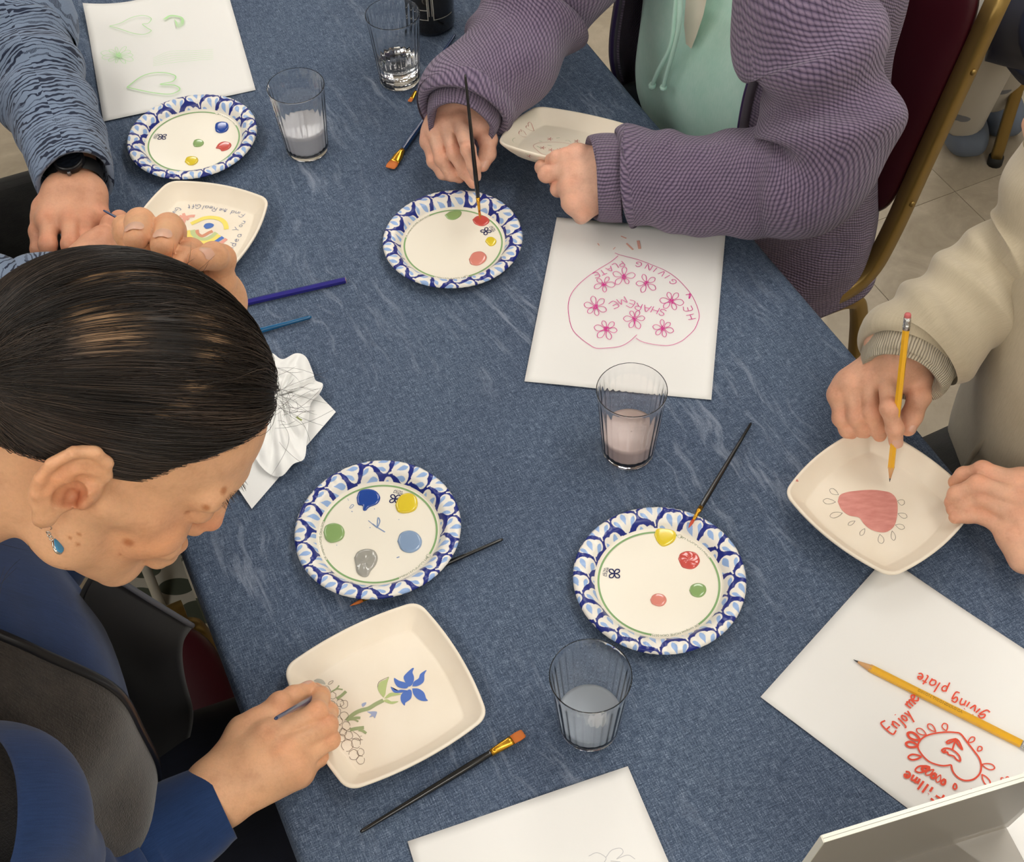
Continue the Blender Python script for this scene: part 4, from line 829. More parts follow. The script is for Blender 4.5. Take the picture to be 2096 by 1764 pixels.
# ---------------------------------------------------------------- cloth tubes
def sleeve(name, parent, P, m, n=120, seg=72, folds=(), knit=0, seed=1, cap0=True, squash=None, mod=None):
    "P rows: (px,py,z,r) or 3D+r; returns object with UV (around metres, along metres)"
    Q = np.array([[*at(p[0], p[1], p[2]), p[3]] if len(p) == 4 else [*p[0], p[1]] for p in P]); Q = spline(Q, n); C, R = Q[:, :3], Q[:, 3]; Tn, U, B = frames(C); th = np.arange(seg)*2*math.pi/seg
    L = np.r_[0, np.cumsum(np.linalg.norm(np.diff(C, axis=0), axis=1))]; rr = np.repeat(R[:, None], seg, 1); tt, ll = np.meshgrid(th, L)
    rng = np.random.default_rng(seed)
    for (c, wd, amp, ph, fr) in folds: # rings of creases around position c (metres along)
        env = np.exp(-((ll-c)/wd)**2); rr = rr+amp*env*np.sin((ll-c)*fr+1.6*np.sin(tt+ph)+.7*np.sin(2*tt+ph*2))
    rr = rr+.0035*np.sin(ll*31+2*np.sin(tt+seed))*np.sin(tt*2+seed)
    if mod is not None: rr = mod(rr, ll, tt)
    V = (C[:, None]+rr[..., None]*(np.cos(tt)[..., None]*U[:, None]+np.sin(tt)[..., None]*B[:, None])).reshape(-1, 3)
    uv = np.stack([(tt*np.mean(R)).ravel(), ll.ravel()], 1)
    # seam column so the UVs do not wrap
    V = V.reshape(n, seg, 3); V = np.concatenate([V, V[:, :1]], 1); uv = uv.reshape(n, seg, 2); u2 = uv[:, :1].copy(); u2[..., 0] = 2*math.pi*np.mean(R); uv = np.concatenate([uv, u2], 1); s1 = seg+1
    V = V.reshape(-1, 3); uv = uv.reshape(-1, 2); Fc = [(i*s1+j, i*s1+j+1, (i+1)*s1+j+1, (i+1)*s1+j) for i in range(n-1) for j in range(seg)]
    if cap0: # turned-in hem with depth
        c0 = V[:s1].mean(0); k = len(V); inn = c0+(V[:s1]-c0)*.86+Tn[0]*.004; inn2 = c0+(V[:s1]-c0)*.8+Tn[0]*.045; V = np.vstack([V, inn, inn2]); uv = np.vstack([uv, uv[:s1]+[0, -.004], uv[:s1]+[0, .04]])
        Fc += [(j, k+j, k+j+1, j+1) for j in range(seg)]+[(k+j, k+s1+j, k+s1+j+1, k+j+1) for j in range(seg)]
    return mk(name, V, Fc, m, parent, uv=uv)
def torso(name, parent, rings, m, ph0=0, ph1=2*math.pi, n=110, seg=96, front=None, mod=None, thick=0):
    "rings rows: (z, a, b, half width, half depth); angle 0 points at `front` (unit vector), positive towards +TA side"
    R = spline(np.array(rings, float), n); th = np.linspace(ph0, ph1, seg); fr = np.asarray(front, float); sd = TA
    cl = ph1-ph0 > 6.28; L = np.r_[0, np.cumsum(np.linalg.norm(np.diff(R[:, :3], axis=0), axis=1))]; tt, ll = np.meshgrid(th, L)
    C = np.array([TA*r[1]+TB*r[2]+np.array([0, 0, T+r[0]]) for r in R])
    sc = np.ones_like(tt) if mod is None else mod(tt, ll, R[:, 0][:, None]+0*tt)
    ee = .86; ct, st = np.sign(np.cos(tt))*np.abs(np.cos(tt))**ee, np.sign(np.sin(tt))*np.abs(np.sin(tt))**ee
    V = C[:, None]+sc[..., None]*(ct[..., None]*fr*R[:, 4][:, None, None]+st[..., None]*sd*R[:, 3][:, None, None])
    uv = np.stack([tt*.2, ll], -1).reshape(-1, 2); V = V.reshape(-1, 3)
    Fc = [(i*seg+j, i*seg+j+1, (i+1)*seg+j+1, (i+1)*seg+j) for i in range(n-1) for j in range(seg-1)]
    if thick:
        k = len(V); c2 = np.repeat(C, seg, 0); d = V-c2; d[:, 2] = 0; d /= np.linalg.norm(d, axis=1)[:, None]; V = np.vstack([V, V-d*thick]); uv = np.vstack([uv, uv]); Fc += [tuple(k+x for x in f[::-1]) for f in Fc]
        for i in range(n-1):
            for j in (0, seg-1): q = (i*seg+j, (i+1)*seg+j, k+(i+1)*seg+j, k+i*seg+j); Fc.append(q if j else q[::-1])
        for j in range(seg-1): Fc += [(j+1, j, k+j, k+j+1), ((n-1)*seg+j, (n-1)*seg+j+1, k+(n-1)*seg+j+1, k+(n-1)*seg+j)]
    return mk(name, V, Fc, m, parent, uv=uv), V[:n*seg].reshape(n, seg, 3)
# ---------------------------------------------------------------- fabrics
def knitmat(name, c0, c1, c2, rib=.0052, row=.0046, st=.9, mix=.6):
    def b(k):
        t = k.n('TexCoord'); w0 = k.noise((t, 'UV'), 9, 3, .6, 0, 1); d = k.n('VectorMath', {0: (t, 'UV'), 1: k.n('VectorMath', {0: w0, 1: (.022, .022, 0)}, operation='MULTIPLY')}, operation='ADD')
        sep = k.n('SeparateXYZ', {0: d}); u, v = (sep, 0), (sep, 1)
        ru = k.math('ABSOLUTE', k.math('SINE', k.math('MULTIPLY', u, math.pi/rib))); rv = k.math('ABSOLUTE', k.math('SINE', k.math('ADD', k.math('MULTIPLY', v, math.pi/row), k.math('MULTIPLY', u, 300.))))
        h = k.math('ADD', k.math('MULTIPLY', k.math('POWER', ru, .6), 1-mix), k.math('MULTIPLY', rv, mix)); fz = k.noise((t, 'UV'), 1400, 2, .7); fz2 = k.noise((t, 'UV'), 38, 4, .65)
        hh = k.math('ADD', h, k.math('MULTIPLY', fz, .35)); f = k.math('ADD', k.math('MULTIPLY', hh, .62), k.math('MULTIPLY', fz2, .22))
        k.base(k.ramp(f, [(.25, c0), (.55, c1), (.86, c2)])); k.bump(hh, st, .0022)
    return mat(name, c1, .92, spec=.12, build=b, Sheen_Weight=.25, Sheen_Roughness=.5)
def fabric(name, c0, c1, su=1600, st=.25, rough=.9, sheen=.15, big=14):
    def b(k):
        t = k.n('TexCoord'); f = k.noise((t, 'UV'), su, 2, .7); g = k.noise((t, 'UV'), big, 5, .65); m_ = k.n('Mapping', {'Vector': (t, 'UV'), 'Scale': (900, 60, 1)}); s_ = k.noise(m_, 1, 2)
        k.base(k.ramp(k.math('ADD', k.math('MULTIPLY', k.math('ADD', f, s_), .28), k.math('MULTIPLY', g, .44)), [(.36, c0), (.64, c1)])); k.bump(k.math('ADD', f, k.math('MULTIPLY', s_, .5)), st, .0008)
    return mat(name, c1, rough, spec=.15, build=b, Sheen_Weight=sheen)
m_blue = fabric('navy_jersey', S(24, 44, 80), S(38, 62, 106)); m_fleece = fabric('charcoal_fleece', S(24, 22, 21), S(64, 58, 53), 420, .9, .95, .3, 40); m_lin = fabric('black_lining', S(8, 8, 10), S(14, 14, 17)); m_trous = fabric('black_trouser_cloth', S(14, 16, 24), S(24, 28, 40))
m_zip = mat('black_zip', S(22, 22, 26), .35, .3)
# ---------------------------------------------------------------- the black haired woman
wo = thing('person', 'woman with black hair tied back, charcoal vest over blue top, bent over her plate', 'person', (*tp(-.735, -.3)[:2], 0))
HR = np.array([[.713, -.136, .688], [-.057, .966, .25], [-.699, -.218, .681]]); u_, s_, v_ = np.linalg.svd(HR); HR = u_@v_; HT = np.array([-.268, .556, .512+T]); HS = .93
hw = lambda p: HR@(np.asarray(p, float)*HS)+HT
def head():
    A = SDF((-.13, -.115, -.23), (.14, .105, .15), .002)
    A.ell((-.008, 0, .042), (.097, .0655, .087), None, .02).ell((.038, 0, .036), (.060, .058, .062), None, .02)
    A.ell((.042, 0, -.030), (.050, .056, .068), None, .02)
    A.cap((.015, -.047, -.058), (.068, -.014, -.094), .019, .017, .02).cap((.015, .047, -.058), (.068, .014, -.094), .019, .017, .02).ell((.075, 0, -.095), (.017, .019, .016), None, .014)
    A.cap((.005, -.052, -.02), (.012, -.049, -.06), .020, .018, .02).cap((.005, .052, -.02), (.012, .049, -.06), .020, .018, .02)
    for s in (-1, 1):
        A.ell((.062, s*.036, -.030), (.024, .022, .020), None, .016); A.cap((.045, s*.052, -.012), (.01, s*.066, -.006), .012, .009, .014)
        A.cap((.092, s*.012, .026), (.076, s*.047, .021), .010, .010, .012)
        A.ell((.104, s*.033, .003), (.013, .017, .010), None, .012, True); A.ell((.0795, s*.033, .001), (.0125, .014, .0115), None, .004)
        A.ell((.0995, s*.0098, -.036), (.0080, .0060, .0060), None, .005); A.cap((.088, s*.022, -.052), (.094, s*.012, -.068), .010, .010, .012)
    A.cap((.094, 0, .016), (.107, 0, -.020), .0080, .0085, .009).ell((.1095, 0, -.0295), (.0098, .0095, .0088), None, .006)
    A.cap((.095, -.018, -.066), (.103, 0, -.0625), .0045, .0065, .006).cap((.095, .018, -.066), (.103, 0, -.0625), .0045, .0065, .006)
    A.cap((.093, -.015, -.075), (.099, 0, -.0775), .0050, .0070, .006).cap((.093, .015, -.075), (.099, 0, -.0775), .0050, .0070, .006)
    A.cap((.1005, -.02, -.0705), (.1075, 0, -.0700), .0012, .0014, .003, True).cap((.1005, .02, -.0705), (.1075, 0, -.0700), .0012, .0014, .003, True)
    # neck bends back to the shoulders
    A.cap((-.028, 0, -.045), (-.075, 0, -.12), .050, .052, .03).cap((-.075, 0, -.12), (-.125, .0, -.215), .052, .062, .03)
    # right ear, continuous with the head
    E_ = lambda x, z, y=0: np.array([x*1.02-.008, -.0735-y*.55+.10*(x+.002), z*1.04+.001]); RE = np.array([[.985, .17, 0], [-.17, .985, 0], [0, 0, 1]]).T
    A.cap((-.014, -.055, .004), (-.014, -.071, .004), .020, .017, .008)
    A.ell(E_(-.0145, .0055, .006), (.0205, .0062, .0335), RE, .005)
    hx = [(.003, .008, .002), (.004, .021, .006), (-.002, .032, .010), (-.013, .037, .013), (-.025, .032, .016), (-.0315, .018, .017), (-.031, .004, .016), (-.026, -.009, .014), (-.019, -.019, .012), (-.012, -.026, .010)]
    for i in range(len(hx)-1): A.cap(E_(*hx[i]), E_(*hx[i+1]), .0037, .0037, .003)
    A.ell(E_(-.0105, -.0275, .009), (.0080, .0046, .0085), RE, .006)
    ah = [(-.004, .022, .010), (-.016, .020, .013), (-.0215, .009, .014), (-.021, -.004, .013), (-.014, -.014, .012)]
    for i in range(len(ah)-1): A.cap(E_(*ah[i]), E_(*ah[i+1]), .0030, .0030, .004)
    A.ell(E_(-.0080, -.001, .016), (.0105, .0100, .0125), None, .003, True).ell(E_(-.0035, -.007, .008), (.006, .009, .007), None, .003, True)
    A.ell(E_(-.006, .015, .020), (.008, .006, .005), None, .003, True)
    A.ell(E_(.0035, -.003, .008), (.0042, .0050, .0065), None, .004)
    for s in (1,): A.ell((-.018, .078, .004), (.019, .007, .032), None, .006)
    V, Q = A.mesh(); V = relax(V, Q, 2); C = np.tile(SKW, (len(V), 1))
    def spot(p, r, mul): w = np.exp(-((V-np.array(p))**2).sum(1)/(r*r))[:, None]; C[:] = C*(1+(np.array(mul)-1)*w)
    spot((.115, 0, -.03), .016, (1.02, .72, .68)); spot((.062, -.045, -.03), .03, (1.05, .88, .8)); spot((.098, 0, -.07), .012, (.98, .74, .68)); spot((-.025, -.086, .01), .022, (1.05, .86, .78)); spot((-.008, -.076, -.004), .009, (.72, .42, .34)); spot((.08, -.03, .002), .016, (.86, .78, .76))
    for x, z, r in ((.047, -.034, .0042), (.010, -.036, .0016), (.014, -.044, .0016), (.006, -.041, .0015), (.070, .003, .0020), (.074, .019, .0030), (.079, .034, .0034), (.050, -.05, .0012), (.066, -.052, .0012), (.02, -.07, .0012)):
        i = np.argmin((V[:, 0]-x)**2+(V[:, 2]-z)**2+(V[:, 1] > -.02)); w = np.exp(-(((V-V[i])**2).sum(1)/(r*r))**2)[:, None]; C[:] = C*(1+(np.array((.66, .48, .36))-1)*w)
    return V, Q, C
hV, hQ, hC = head(); mk('head', hV*HS@HR.T+HT, hQ, m_skin, wo, col=hC)
# hair: cap plus combed strands
cen = np.array([-.006, 0, .040]); rad = np.array([.1035, .0710, .0940])
def sc(d, off): d = np.asarray(d, float); return cen+d/np.sqrt(((d/(rad+off))**2).sum(-1, keepdims=True))
def hairline(d):
    "positive where hair grows (d: unit direction from cen in head axes)"
    x, y, z = d[..., 0], np.abs(d[..., 1]), d[..., 2]
    fr = z-(-.24+.68*np.clip((x-.12)/.78, 0, 1)**1.1-.13*np.exp(-((x-.36)/.11)**2))
    bk = z-(-.24-.42*np.clip((-x-.05)/.6, 0, 1))
    return np.where(x > .12, fr, bk)
m_hair = mat('black_hair', S(30, 24, 22), .42, spec=.45, build=lambda k: k.base((k.n('VertexColor', layer_name='Col'), 0)))
def head_dir(px, py):
    "direction (head axes) of the point of the hair surface seen at a pixel"
    o = HR.T@(CAM-HT)/HS-cen; d = HR.T@ray(px, py); o, d = o/rad, d/rad; b = o@d; c = o@o-1; a = d@d; D = b*b-a*c
    t_ = (-b-math.sqrt(max(D, 0)))/a; return nrm((o+d*t_)*rad)
scal = [(head_dir(*q), r) for *q, r in ((220, 700, .13), (215, 655, .10), (255, 690, .09), (180, 640, .07), (425, 660, .07), (440, 700, .07), (430, 735, .06), (400, 790, .07), (375, 825, .06), (340, 850, .05), (470, 640, .05), (200, 570, .06), (270, 562, .07), (330, 570, .06), (400, 600, .05))]
def patch(d): return np.max([np.exp(-(((d-p)**2).sum(-1))/(r*r*3.0)) for p, r in scal], 0)
n1_, n2_ = 90, 180; V = []; ph = np.linspace(.0001, math.pi*.80, n1_); tt = np.linspace(0, 2*math.pi, n2_, endpoint=False)
PH, TT = np.meshgrid(ph, tt, indexing='ij'); D_ = np.stack([np.sin(PH)*np.cos(TT), np.sin(PH)*np.sin(TT), np.cos(PH)], -1).reshape(-1, 3); HL = hairline(D_)
Vc = sc(D_, np.clip(HL*.06, -.012, .0015)[:, None]); Cc = np.array(S(30, 25, 23)[:3])*(1-patch(D_)[:, None])+np.array(S(172, 138, 104)[:3])*patch(D_)[:, None]
Fc = [(i*n2_+j, (i+1)*n2_+j, (i+1)*n2_+(j+1) % n2_, i*n2_+(j+1) % n2_) for i in range(n1_-1) for j in range(n2_)]
Fc = [f for f in Fc if max(HL[list(f)]) > -.03]
mk('hair_cap', Vc*HS@HR.T+HT, Fc, m_hair, wo, col=Cc)
knot = cen+nrm((-.86, -.40, -.30))*np.array([.105, .075, .096]); kd = nrm(knot-cen)
hr_ = np.random.default_rng(5)
def strands(N, seed):
    r = np.random.default_rng(seed); out = []
    d = r.normal(0, 1, (N*6, 3)); d /= np.linalg.norm(d, axis=1)[:, None]; d = d[(hairline(d) > .012) & (d[:, 2] > -.75)]
    keep = r.random(len(d)) > patch(d)*1.1; d = d[keep][:N]; m_ = 12; t = np.linspace(0, 1, m_)
    # comb direction: slerp towards the knot, with a sideways sweep near the crown
    sw = np.cross(d, kd); om = np.arccos(np.clip((d*kd).sum(1), -1, 1)); ln = r.uniform(.45, 1.0, len(d)); off = r.uniform(.0005, .0045, len(d)); wob = r.normal(0, 1, (len(d), 3))*.03+.02*np.stack([np.sin(d[:, 1]*19+d[:, 2]*7), np.cos(d[:, 0]*15+d[:, 1]*9), np.sin(d[:, 2]*23)], 1)
    P = np.empty((len(d), m_, 3))
    for i, tt_ in enumerate(t):
        f = np.clip(tt_*ln, 0, 1)*np.minimum(1, 1.3/np.maximum(om, .01)) ; f = np.clip(f, 0, .97); so = np.sin(om)+1e-6
        q = (np.sin((1-f)*om)/so)[:, None]*d+(np.sin(f*om)/so)[:, None]*kd; q = q+wob*math.sin(tt_*math.pi)*(.8+.6*np.sin(3*om))[:, None]; q /= np.linalg.norm(q, axis=1)[:, None]
        P[:, i] = sc(q, (off*(.35+.65*math.sin(min(1, tt_*2.2+.12)*math.pi/2)))[:, None]+.0012)
    mid = P[:, 1:10]-cen; mid = mid/np.linalg.norm(mid, axis=2, keepdims=True); pk = patch(mid).max(1); P = P[r.random(len(P)) > pk*.93]
    return P, r
P, r_ = strands(24000, 8)
def strand_mesh(name, P, w, parent, cols, kind='stuff'):
    N_, m_, _ = P.shape; Tn = np.gradient(P, axis=1); Tn /= np.linalg.norm(Tn, axis=2, keepdims=True)+1e-9; nO = P-P.mean((0, 1)); a = np.cross(Tn, nO); a /= np.linalg.norm(a, axis=2, keepdims=True)+1e-9; b = np.cross(Tn, a)
    tp_ = np.concatenate([np.linspace(.7, 1, 3), np.ones(m_-6), np.linspace(1, .25, 3)])[None, :, None]*np.asarray(w).reshape(-1, 1, 1)
    R3 = [P+tp_*(math.cos(x)*a+math.sin(x)*b) for x in (0, 2.094, 4.189)]; V = np.stack(R3, 2).reshape(-1, 3)
    base = (np.arange(N_)*m_*3)[:, None, None]; i = np.arange(m_-1)[None, :, None]*3; j = np.arange(3)[None, None, :]; j2 = (j+1) % 3
    Q = np.stack([base+i+j, base+i+j2, base+i+3+j2, base+i+3+j], -1).reshape(-1, 4); C = np.repeat(cols, m_*3, 0)
    me = bpy.data.meshes.new(name); V = V*HS@HR.T+HT-rootloc(parent); me.vertices.add(len(V)); me.vertices.foreach_set('co', V.astype(np.float32).ravel()); me.loops.add(Q.size); me.loops.foreach_set('vertex_index', Q.astype(np.int32).ravel()); me.polygons.add(len(Q)); me.polygons.foreach_set('loop_start', np.arange(0, Q.size, 4, dtype=np.int32)); me.update(calc_edges=True)
    fin(me, m_hair, True, col=C); return lk(name, me, parent, kind=kind)
cb = np.array(S(34, 27, 24)[:3]); cl = np.array(S(84, 70, 60)[:3]); q_ = r_.random(len(P))[:, None]**3; strand_mesh('hair', P, r_.uniform(.00014, .00030, len(P)), wo, (cb*(1-q_)+cl*q_)*(.75+.35*np.sin(P[:, 4, 1]*95+P[:, 4, 2]*70)[:, None]))
# stray hairs at the hairline, the temple and the nape
def strays():
    r = np.random.default_rng(21); L = []
    def add(p0, d, ln, cur, n):
        for _ in range(n):
            s = np.asarray(p0)+r.normal(0, 1, 3)*[.006, .022, .006]; dd = nrm(np.asarray(d)+r.normal(0, .45, 3)); c = r.normal(0, cur, 3); t = np.linspace(0, 1, 12)[:, None]; l = ln*r.uniform(.4, 1.2); L.append(s+dd*l*t+c*l*t*t+.06*l*np.sin(t*7+r.uniform(0, 6))*r.normal(0, .3, 3))
    add((.088, -.01, .088), (.55, .2, .25), .028, .4, 40); add((.085, .02, .085), (.7, .4, .1), .036, .5, 14)
    add((-.06, -.06, -.06), (-.1, -.3, -1), .06, .4, 22); add((-.02, -.07, -.05), (.2, -.2, -1), .06, .4, 5); add((.0, .07, .09), (.2, 1, .5), .022, .4, 16)
    return np.array(L)
SP = strays(); strand_mesh('stray_hair', SP, np.full(len(SP), .00012), wo, np.tile(cb, (len(SP), 1)))
bun = []
for i in range(700):
    a = r_.uniform(0, 6.28); q = r_.uniform(0, .016); t = np.linspace(0, 1, 12)[:, None]; s0 = knot+np.array([.010, q*math.cos(a)*1.6, q*math.sin(a)*1.4]); bun.append(s0+np.array([-.03, 0, -.13])*t+np.array([-.05, 0, .02])*np.sin(t*3)*.5+r_.normal(0, .004, 3)*t)
strand_mesh('ponytail', np.array(bun), r_.uniform(.0003, .0006, 700), wo, np.tile(cb, (700, 1)))
# brow, lashes
L = []
for i in range(60):
    y = -r_.uniform(.014, .05); x = .1015-(abs(y)-.012)*.48; L.append(np.array([x, y, .026])+r_.normal(0, .0016, 3)+np.linspace(0, 1, 12)[:, None]*np.array([.002, -.008, .002]))
strand_mesh('eyebrow', np.array(L), np.full(len(L), .00014), wo, np.tile(cb, (len(L), 1)))
# earring
m_sil = mat('silver', S(200, 196, 190), .2, 1); m_tur = mat('turquoise_stone', S(64, 140, 186), .25)
ear = hw((-.0165, -.0775, -.0335)); er = bpy.data.objects.new('earring', None); COL.objects.link(er); er.parent = wo; er['label'] = 'silver drop earring with a turquoise stone'
P_ = [ear+np.array([.0035*math.cos(a), -.002*math.sin(a), -.004+.006*math.sin(a)]) for a in np.linspace(-1.2, 3.6, 14)]; V, Fc, _ = tube(P_, .0004, 6); mk('hook', V, Fc, m_sil, er)
e1 = ear+np.array([0, 0, -.010]); dn_ = nrm(at(139, 1085, .47)-at(135, 1050, .48))
mm = M()
for i in range(4): c_ = e1+np.array([0, 0, -.0022*i]); V, Fc, _ = tube([c_+np.array([.0011*math.cos(a), .0011*math.sin(a)*(i % 2), .0011*math.sin(a)]) for a in np.linspace(0, 6.28, 10)], .00035, 5); mm.add(V, Fc)
mm.make('chain', m_sil, er)
e2 = e1+np.array([0.001, 0, -.0155]); Ro = np.array([nrm(np.cross((0, 0, 1), CAM-e2)), nrm(np.cross(CAM-e2, np.cross((0, 0, 1), CAM-e2))), nrm(CAM-e2)]).T
def drop_stone(c, w, h, t, m_, nm, par, R):
    V = []; k = 20
    for i in range(9):
        ph = -math.pi/2+math.pi*i/8
        for j in range(k):
            a = 2*math.pi*j/k; wd = w*(1-.35*math.sin(a)); V.append(c+R@np.array([math.cos(a)*wd*math.cos(ph), math.sin(a)*h*math.cos(ph), t*math.sin(ph)]))
    return mk(nm, V, [(i*k+j, i*k+(j+1) % k, (i+1)*k+(j+1) % k, (i+1)*k+j) for i in range(8) for j in range(k)], m_, par)
tw = np.array([[math.cos(.9), 0, math.sin(.9)], [0, 1, 0], [-math.sin(.9), 0, math.cos(.9)]])
drop_stone(e2, .0042, .0058, .0016, m_sil, 'setting', er, Ro@tw); drop_stone(e2+Ro@tw@np.array([0, 0, .0011]), .0034, .005, .0012, m_tur, 'stone', er, Ro@tw)
# right hand with brush
z = Z(400, 1370, 5.5125); rr = [.0098, .0092, .0085, .0072]
W1, W2, WM = (170, 1300, .050, .019), (330, 1530, .036, .018), (250, 1420, .046, .021)
tipW = at(667, 1414, .0105); endW = at_dist(563, 1471, tipW, .150)
build_hand(wo, z, None, [(WM, (1000, 930, .058, .0135)), (W1, (830, 770, .058, .0140)), (W1, (560, 720, .048, .0150)), (W2, (1170, 1170, .036, .0135)), (WM, (1110, 1060, .048, .0135)), ((560, 720, .048, .015), (830, 560, .052, .0125)), ((60, 1560, .036, .021), WM), ((40, 1500, .040, .018), W1), ((150, 1660, .03, .017), W2), ((830, 770, .058, .0135), (1110, 1060, .050, .0125)), ((640, 1000, .056, .0135), (900, 1150, .046, .0135))],
    {'thumb': ([(720, 590, .050), (960, 395, .054), (1110, 310, .048), (1285, 222, .040)], [.0125, .0112, .0098, .0080]),
     'index': ([(830, 770, .062), (1375, 475, .058), (1410, 300, .038), (1360, 235, .026)], [.0118, .0092, .0085, .0074]),
     'middle': ([(1000, 930, .062), (1490, 625, .047), (1500, 480, .028), (1440, 380, .020)], [.0116, .0092, .0086, .0074]),
     'ring': ([(1110, 1060, .052), (1515, 790, .036), (1450, 690, .020), (1340, 640, .017)], [.0110, .0090, .0084, .0072]),
     'pinky': ([(1170, 1180, .040), (1390, 990, .023), (1400, 880, .015), (1310, 840, .013)], [.0105, .0082, .0074, .0062])},
    SKW, nails=[('thumb', (-.4, .5, .75), .0062, .0058)])
brush('blue handled fine brush in the right hand of the black haired woman', endW, tipW, m_navyl, .0031, False, .02, .009, m_tipred)
# left hand raised beside the temple, ring on a finger
z = Z(60, 330, 4.9905); zz = .512; z_0 = z; z = lambda x, y: z_0(x, y-30)
lh = build_hand(wo, z, None, [((1960, 1900, zz-.15, .026), (1900, 1450, zz-.045, .022)), ((1960, 1900, zz-.15, .024), (1500, 1300, zz-.05, .02)), ((1500, 1300, zz-.05, .02), (1240, 1080, zz-.045, .018)), ((1900, 1450, zz-.045, .020), (1930, 1250, zz-.02, .0135)), ((1700, 1350, zz-.04, .02), (1720, 1230, zz-.02, .013))],
    {'index': ([(1250, 1000, zz-.045), (1140, 690, zz-.006), (1132, 665, zz+.016), (1090, 820, zz+.034)], [.0120, .0110, .0104, .0090]),
     'middle': ([(1500, 1100, zz-.045), (1440, 745, zz-.008), (1425, 715, zz+.014), (1362, 890, zz+.032)], [.0120, .0110, .0103, .0088]),
     'ring': ([(1720, 1240, zz-.035), (1640, 980, zz-.008), (1590, 1060, zz+.010), (1500, 1180, zz+.020)], [.0120, .0112, .0104, .0090]),
     'pinky': ([(1930, 1270, zz-.02), (1960, 1030, zz-.002), (1880, 1000, zz+.014), (1735, 1035, zz+.026)], [.0108, .0100, .0094, .0082]),
     'thumb': ([(1250, 1150, zz-.06), (1100, 900, zz-.06), (1010, 760, zz-.05), (960, 690, zz-.05)], [.013, .012, .011, .009])},
    SKW, h=.0016, k_web=.003, knob=.98, nails=[('index', (.1, -.45, .9), .0072, .0070), ('middle', (.15, -.45, .9), .0072, .0068), ('pinky', (.2, -.5, .85), .0058, .0056)])
c_ = at(*z(1735, 1185), zz-.006); rg = bpy.data.objects.new('finger_ring', None); COL.objects.link(rg); rg.parent = wo; rg['label'] = 'silver ring with a dark green stone'
ax_ = nrm(at(*z(1640, 980), zz-.008)-at(*z(1720, 1240), zz-.035)); q1_ = nrm(np.cross(ax_, (0, 0, 1))); q2_ = np.cross(ax_, q1_); cc_ = at(*z(1690, 1150), zz-.022)
V, Fc, _ = tube([cc_+.0128*(q1_*math.cos(a)+q2_*math.sin(a)) for a in np.linspace(0, 6.283, 40)], .0014, 8); mk('band', V, Fc, m_sil, rg)
Rv = np.array([nrm(np.cross((0, 0, 1), CAM-c_)), nrm(np.cross(CAM-c_, np.cross((0, 0, 1), CAM-c_))), nrm(CAM-c_)]).T
drop_stone(c_, .0042, .0052, .003, m_sil, 'setting', rg, Rv); drop_stone(c_+Rv@np.array([0, 0, .0018]), .0034, .0042, .0022, mat('green_stone', S(74, 92, 74), .2), 'stone', rg, Rv)
# clothes
FW = TB  # she faces across the table
wr_ = [(-.262, -.70, -.36, .17, .15), (-.18, -.70, -.335, .17, .155), (-.05, -.70, -.295, .172, .155), (.1, -.695, -.255, .175, .150), (.22, -.685, -.24, .170, .132), (.31, -.672, -.245, .14, .105), (.37, -.66, -.25, .085, .075), (.40, -.655, -.24, .066, .066)]
torso('blue_top', wo, wr_, m_blue, front=FW, mod=lambda t, l, z_: 1+.012*np.sin(l*40+3*np.sin(t*2)))
vr = [(z_+.012*(z_ > .1), a, b, w+.018, d+.018) for z_, a, b, w, d in wr_[:6]]+[(.36, -.66, -.25, .105, .1)]
vm = lambda t, l, z_: 1+.022*np.sin(l*34+2.4*np.sin(t*1.5+1))*np.sin(t*2)+.012*np.sin(t*9+l*20)
_, vg = torso('fleece_vest', wo, vr, m_fleece, .42, 2*math.pi-.75, front=FW, mod=vm, thick=.007)
for j in (0, -1):
    V, Fc, _ = tube(vg[:, j]+np.array([0, 0, 0]), .0042, 8); mk('zip_tape', V, Fc, m_zip, wo)
# open left front of the vest hanging out over the lap
fp = [[(205, 1165, .26), (300, 1225, .2), (395, 1283, .12)], [(195, 1250, .16), (300, 1290, .12), (399, 1330, .06)], [(200, 1350, .06), (300, 1390, .03), (388, 1420, -.02)], [(220, 1470, -.02), (310, 1480, -.06), (370, 1490, -.1)], [(240, 1600, -.1), (310, 1590, -.14), (360, 1580, -.18)]]
G = np.array([spline(np.array([at(*p) for p in row]), 14) for row in fp]); G = np.array([spline(G[:, j], 26) for j in range(14)]).transpose(1, 0, 2); nrow, ncol = 26, 14
G[..., 0] -= .012*np.sin(np.arange(nrow)/4)[:, None]
gv = G.reshape(-1, 3); gf = [(i*ncol+j, (i+1)*ncol+j, (i+1)*ncol+j+1, i*ncol+j+1) for i in range(nrow-1) for j in range(ncol-1)]
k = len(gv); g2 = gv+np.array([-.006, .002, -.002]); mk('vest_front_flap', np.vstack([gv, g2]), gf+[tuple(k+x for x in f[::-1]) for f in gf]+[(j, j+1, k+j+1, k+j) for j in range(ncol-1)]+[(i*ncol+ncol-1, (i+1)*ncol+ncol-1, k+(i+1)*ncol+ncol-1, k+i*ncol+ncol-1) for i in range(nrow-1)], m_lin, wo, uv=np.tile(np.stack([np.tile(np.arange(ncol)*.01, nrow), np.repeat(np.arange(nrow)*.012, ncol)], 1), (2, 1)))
V, Fc, _ = tube(G[0]+[0, 0, .002], .0026, 8); mk('zip_tape', V, Fc, mat('grey_piping', S(70, 72, 80), .6), wo)
sleeve('right_sleeve', wo, [(452, 1641, .036, .0345), (425, 1655, .036, .0385), (380, 1682, .035, .043), (300, 1728, .034, .049), (215, 1790, .045, .055), (115, 1850, .10, .058), (35, 1790, .20, .060), (-5, 1690, .29, .064), (tp(-.49, -.22, .34), .066)], m_blue, folds=[(.10, .05, .002, 0, 60), (.30, .09, .005, 1, 70)])
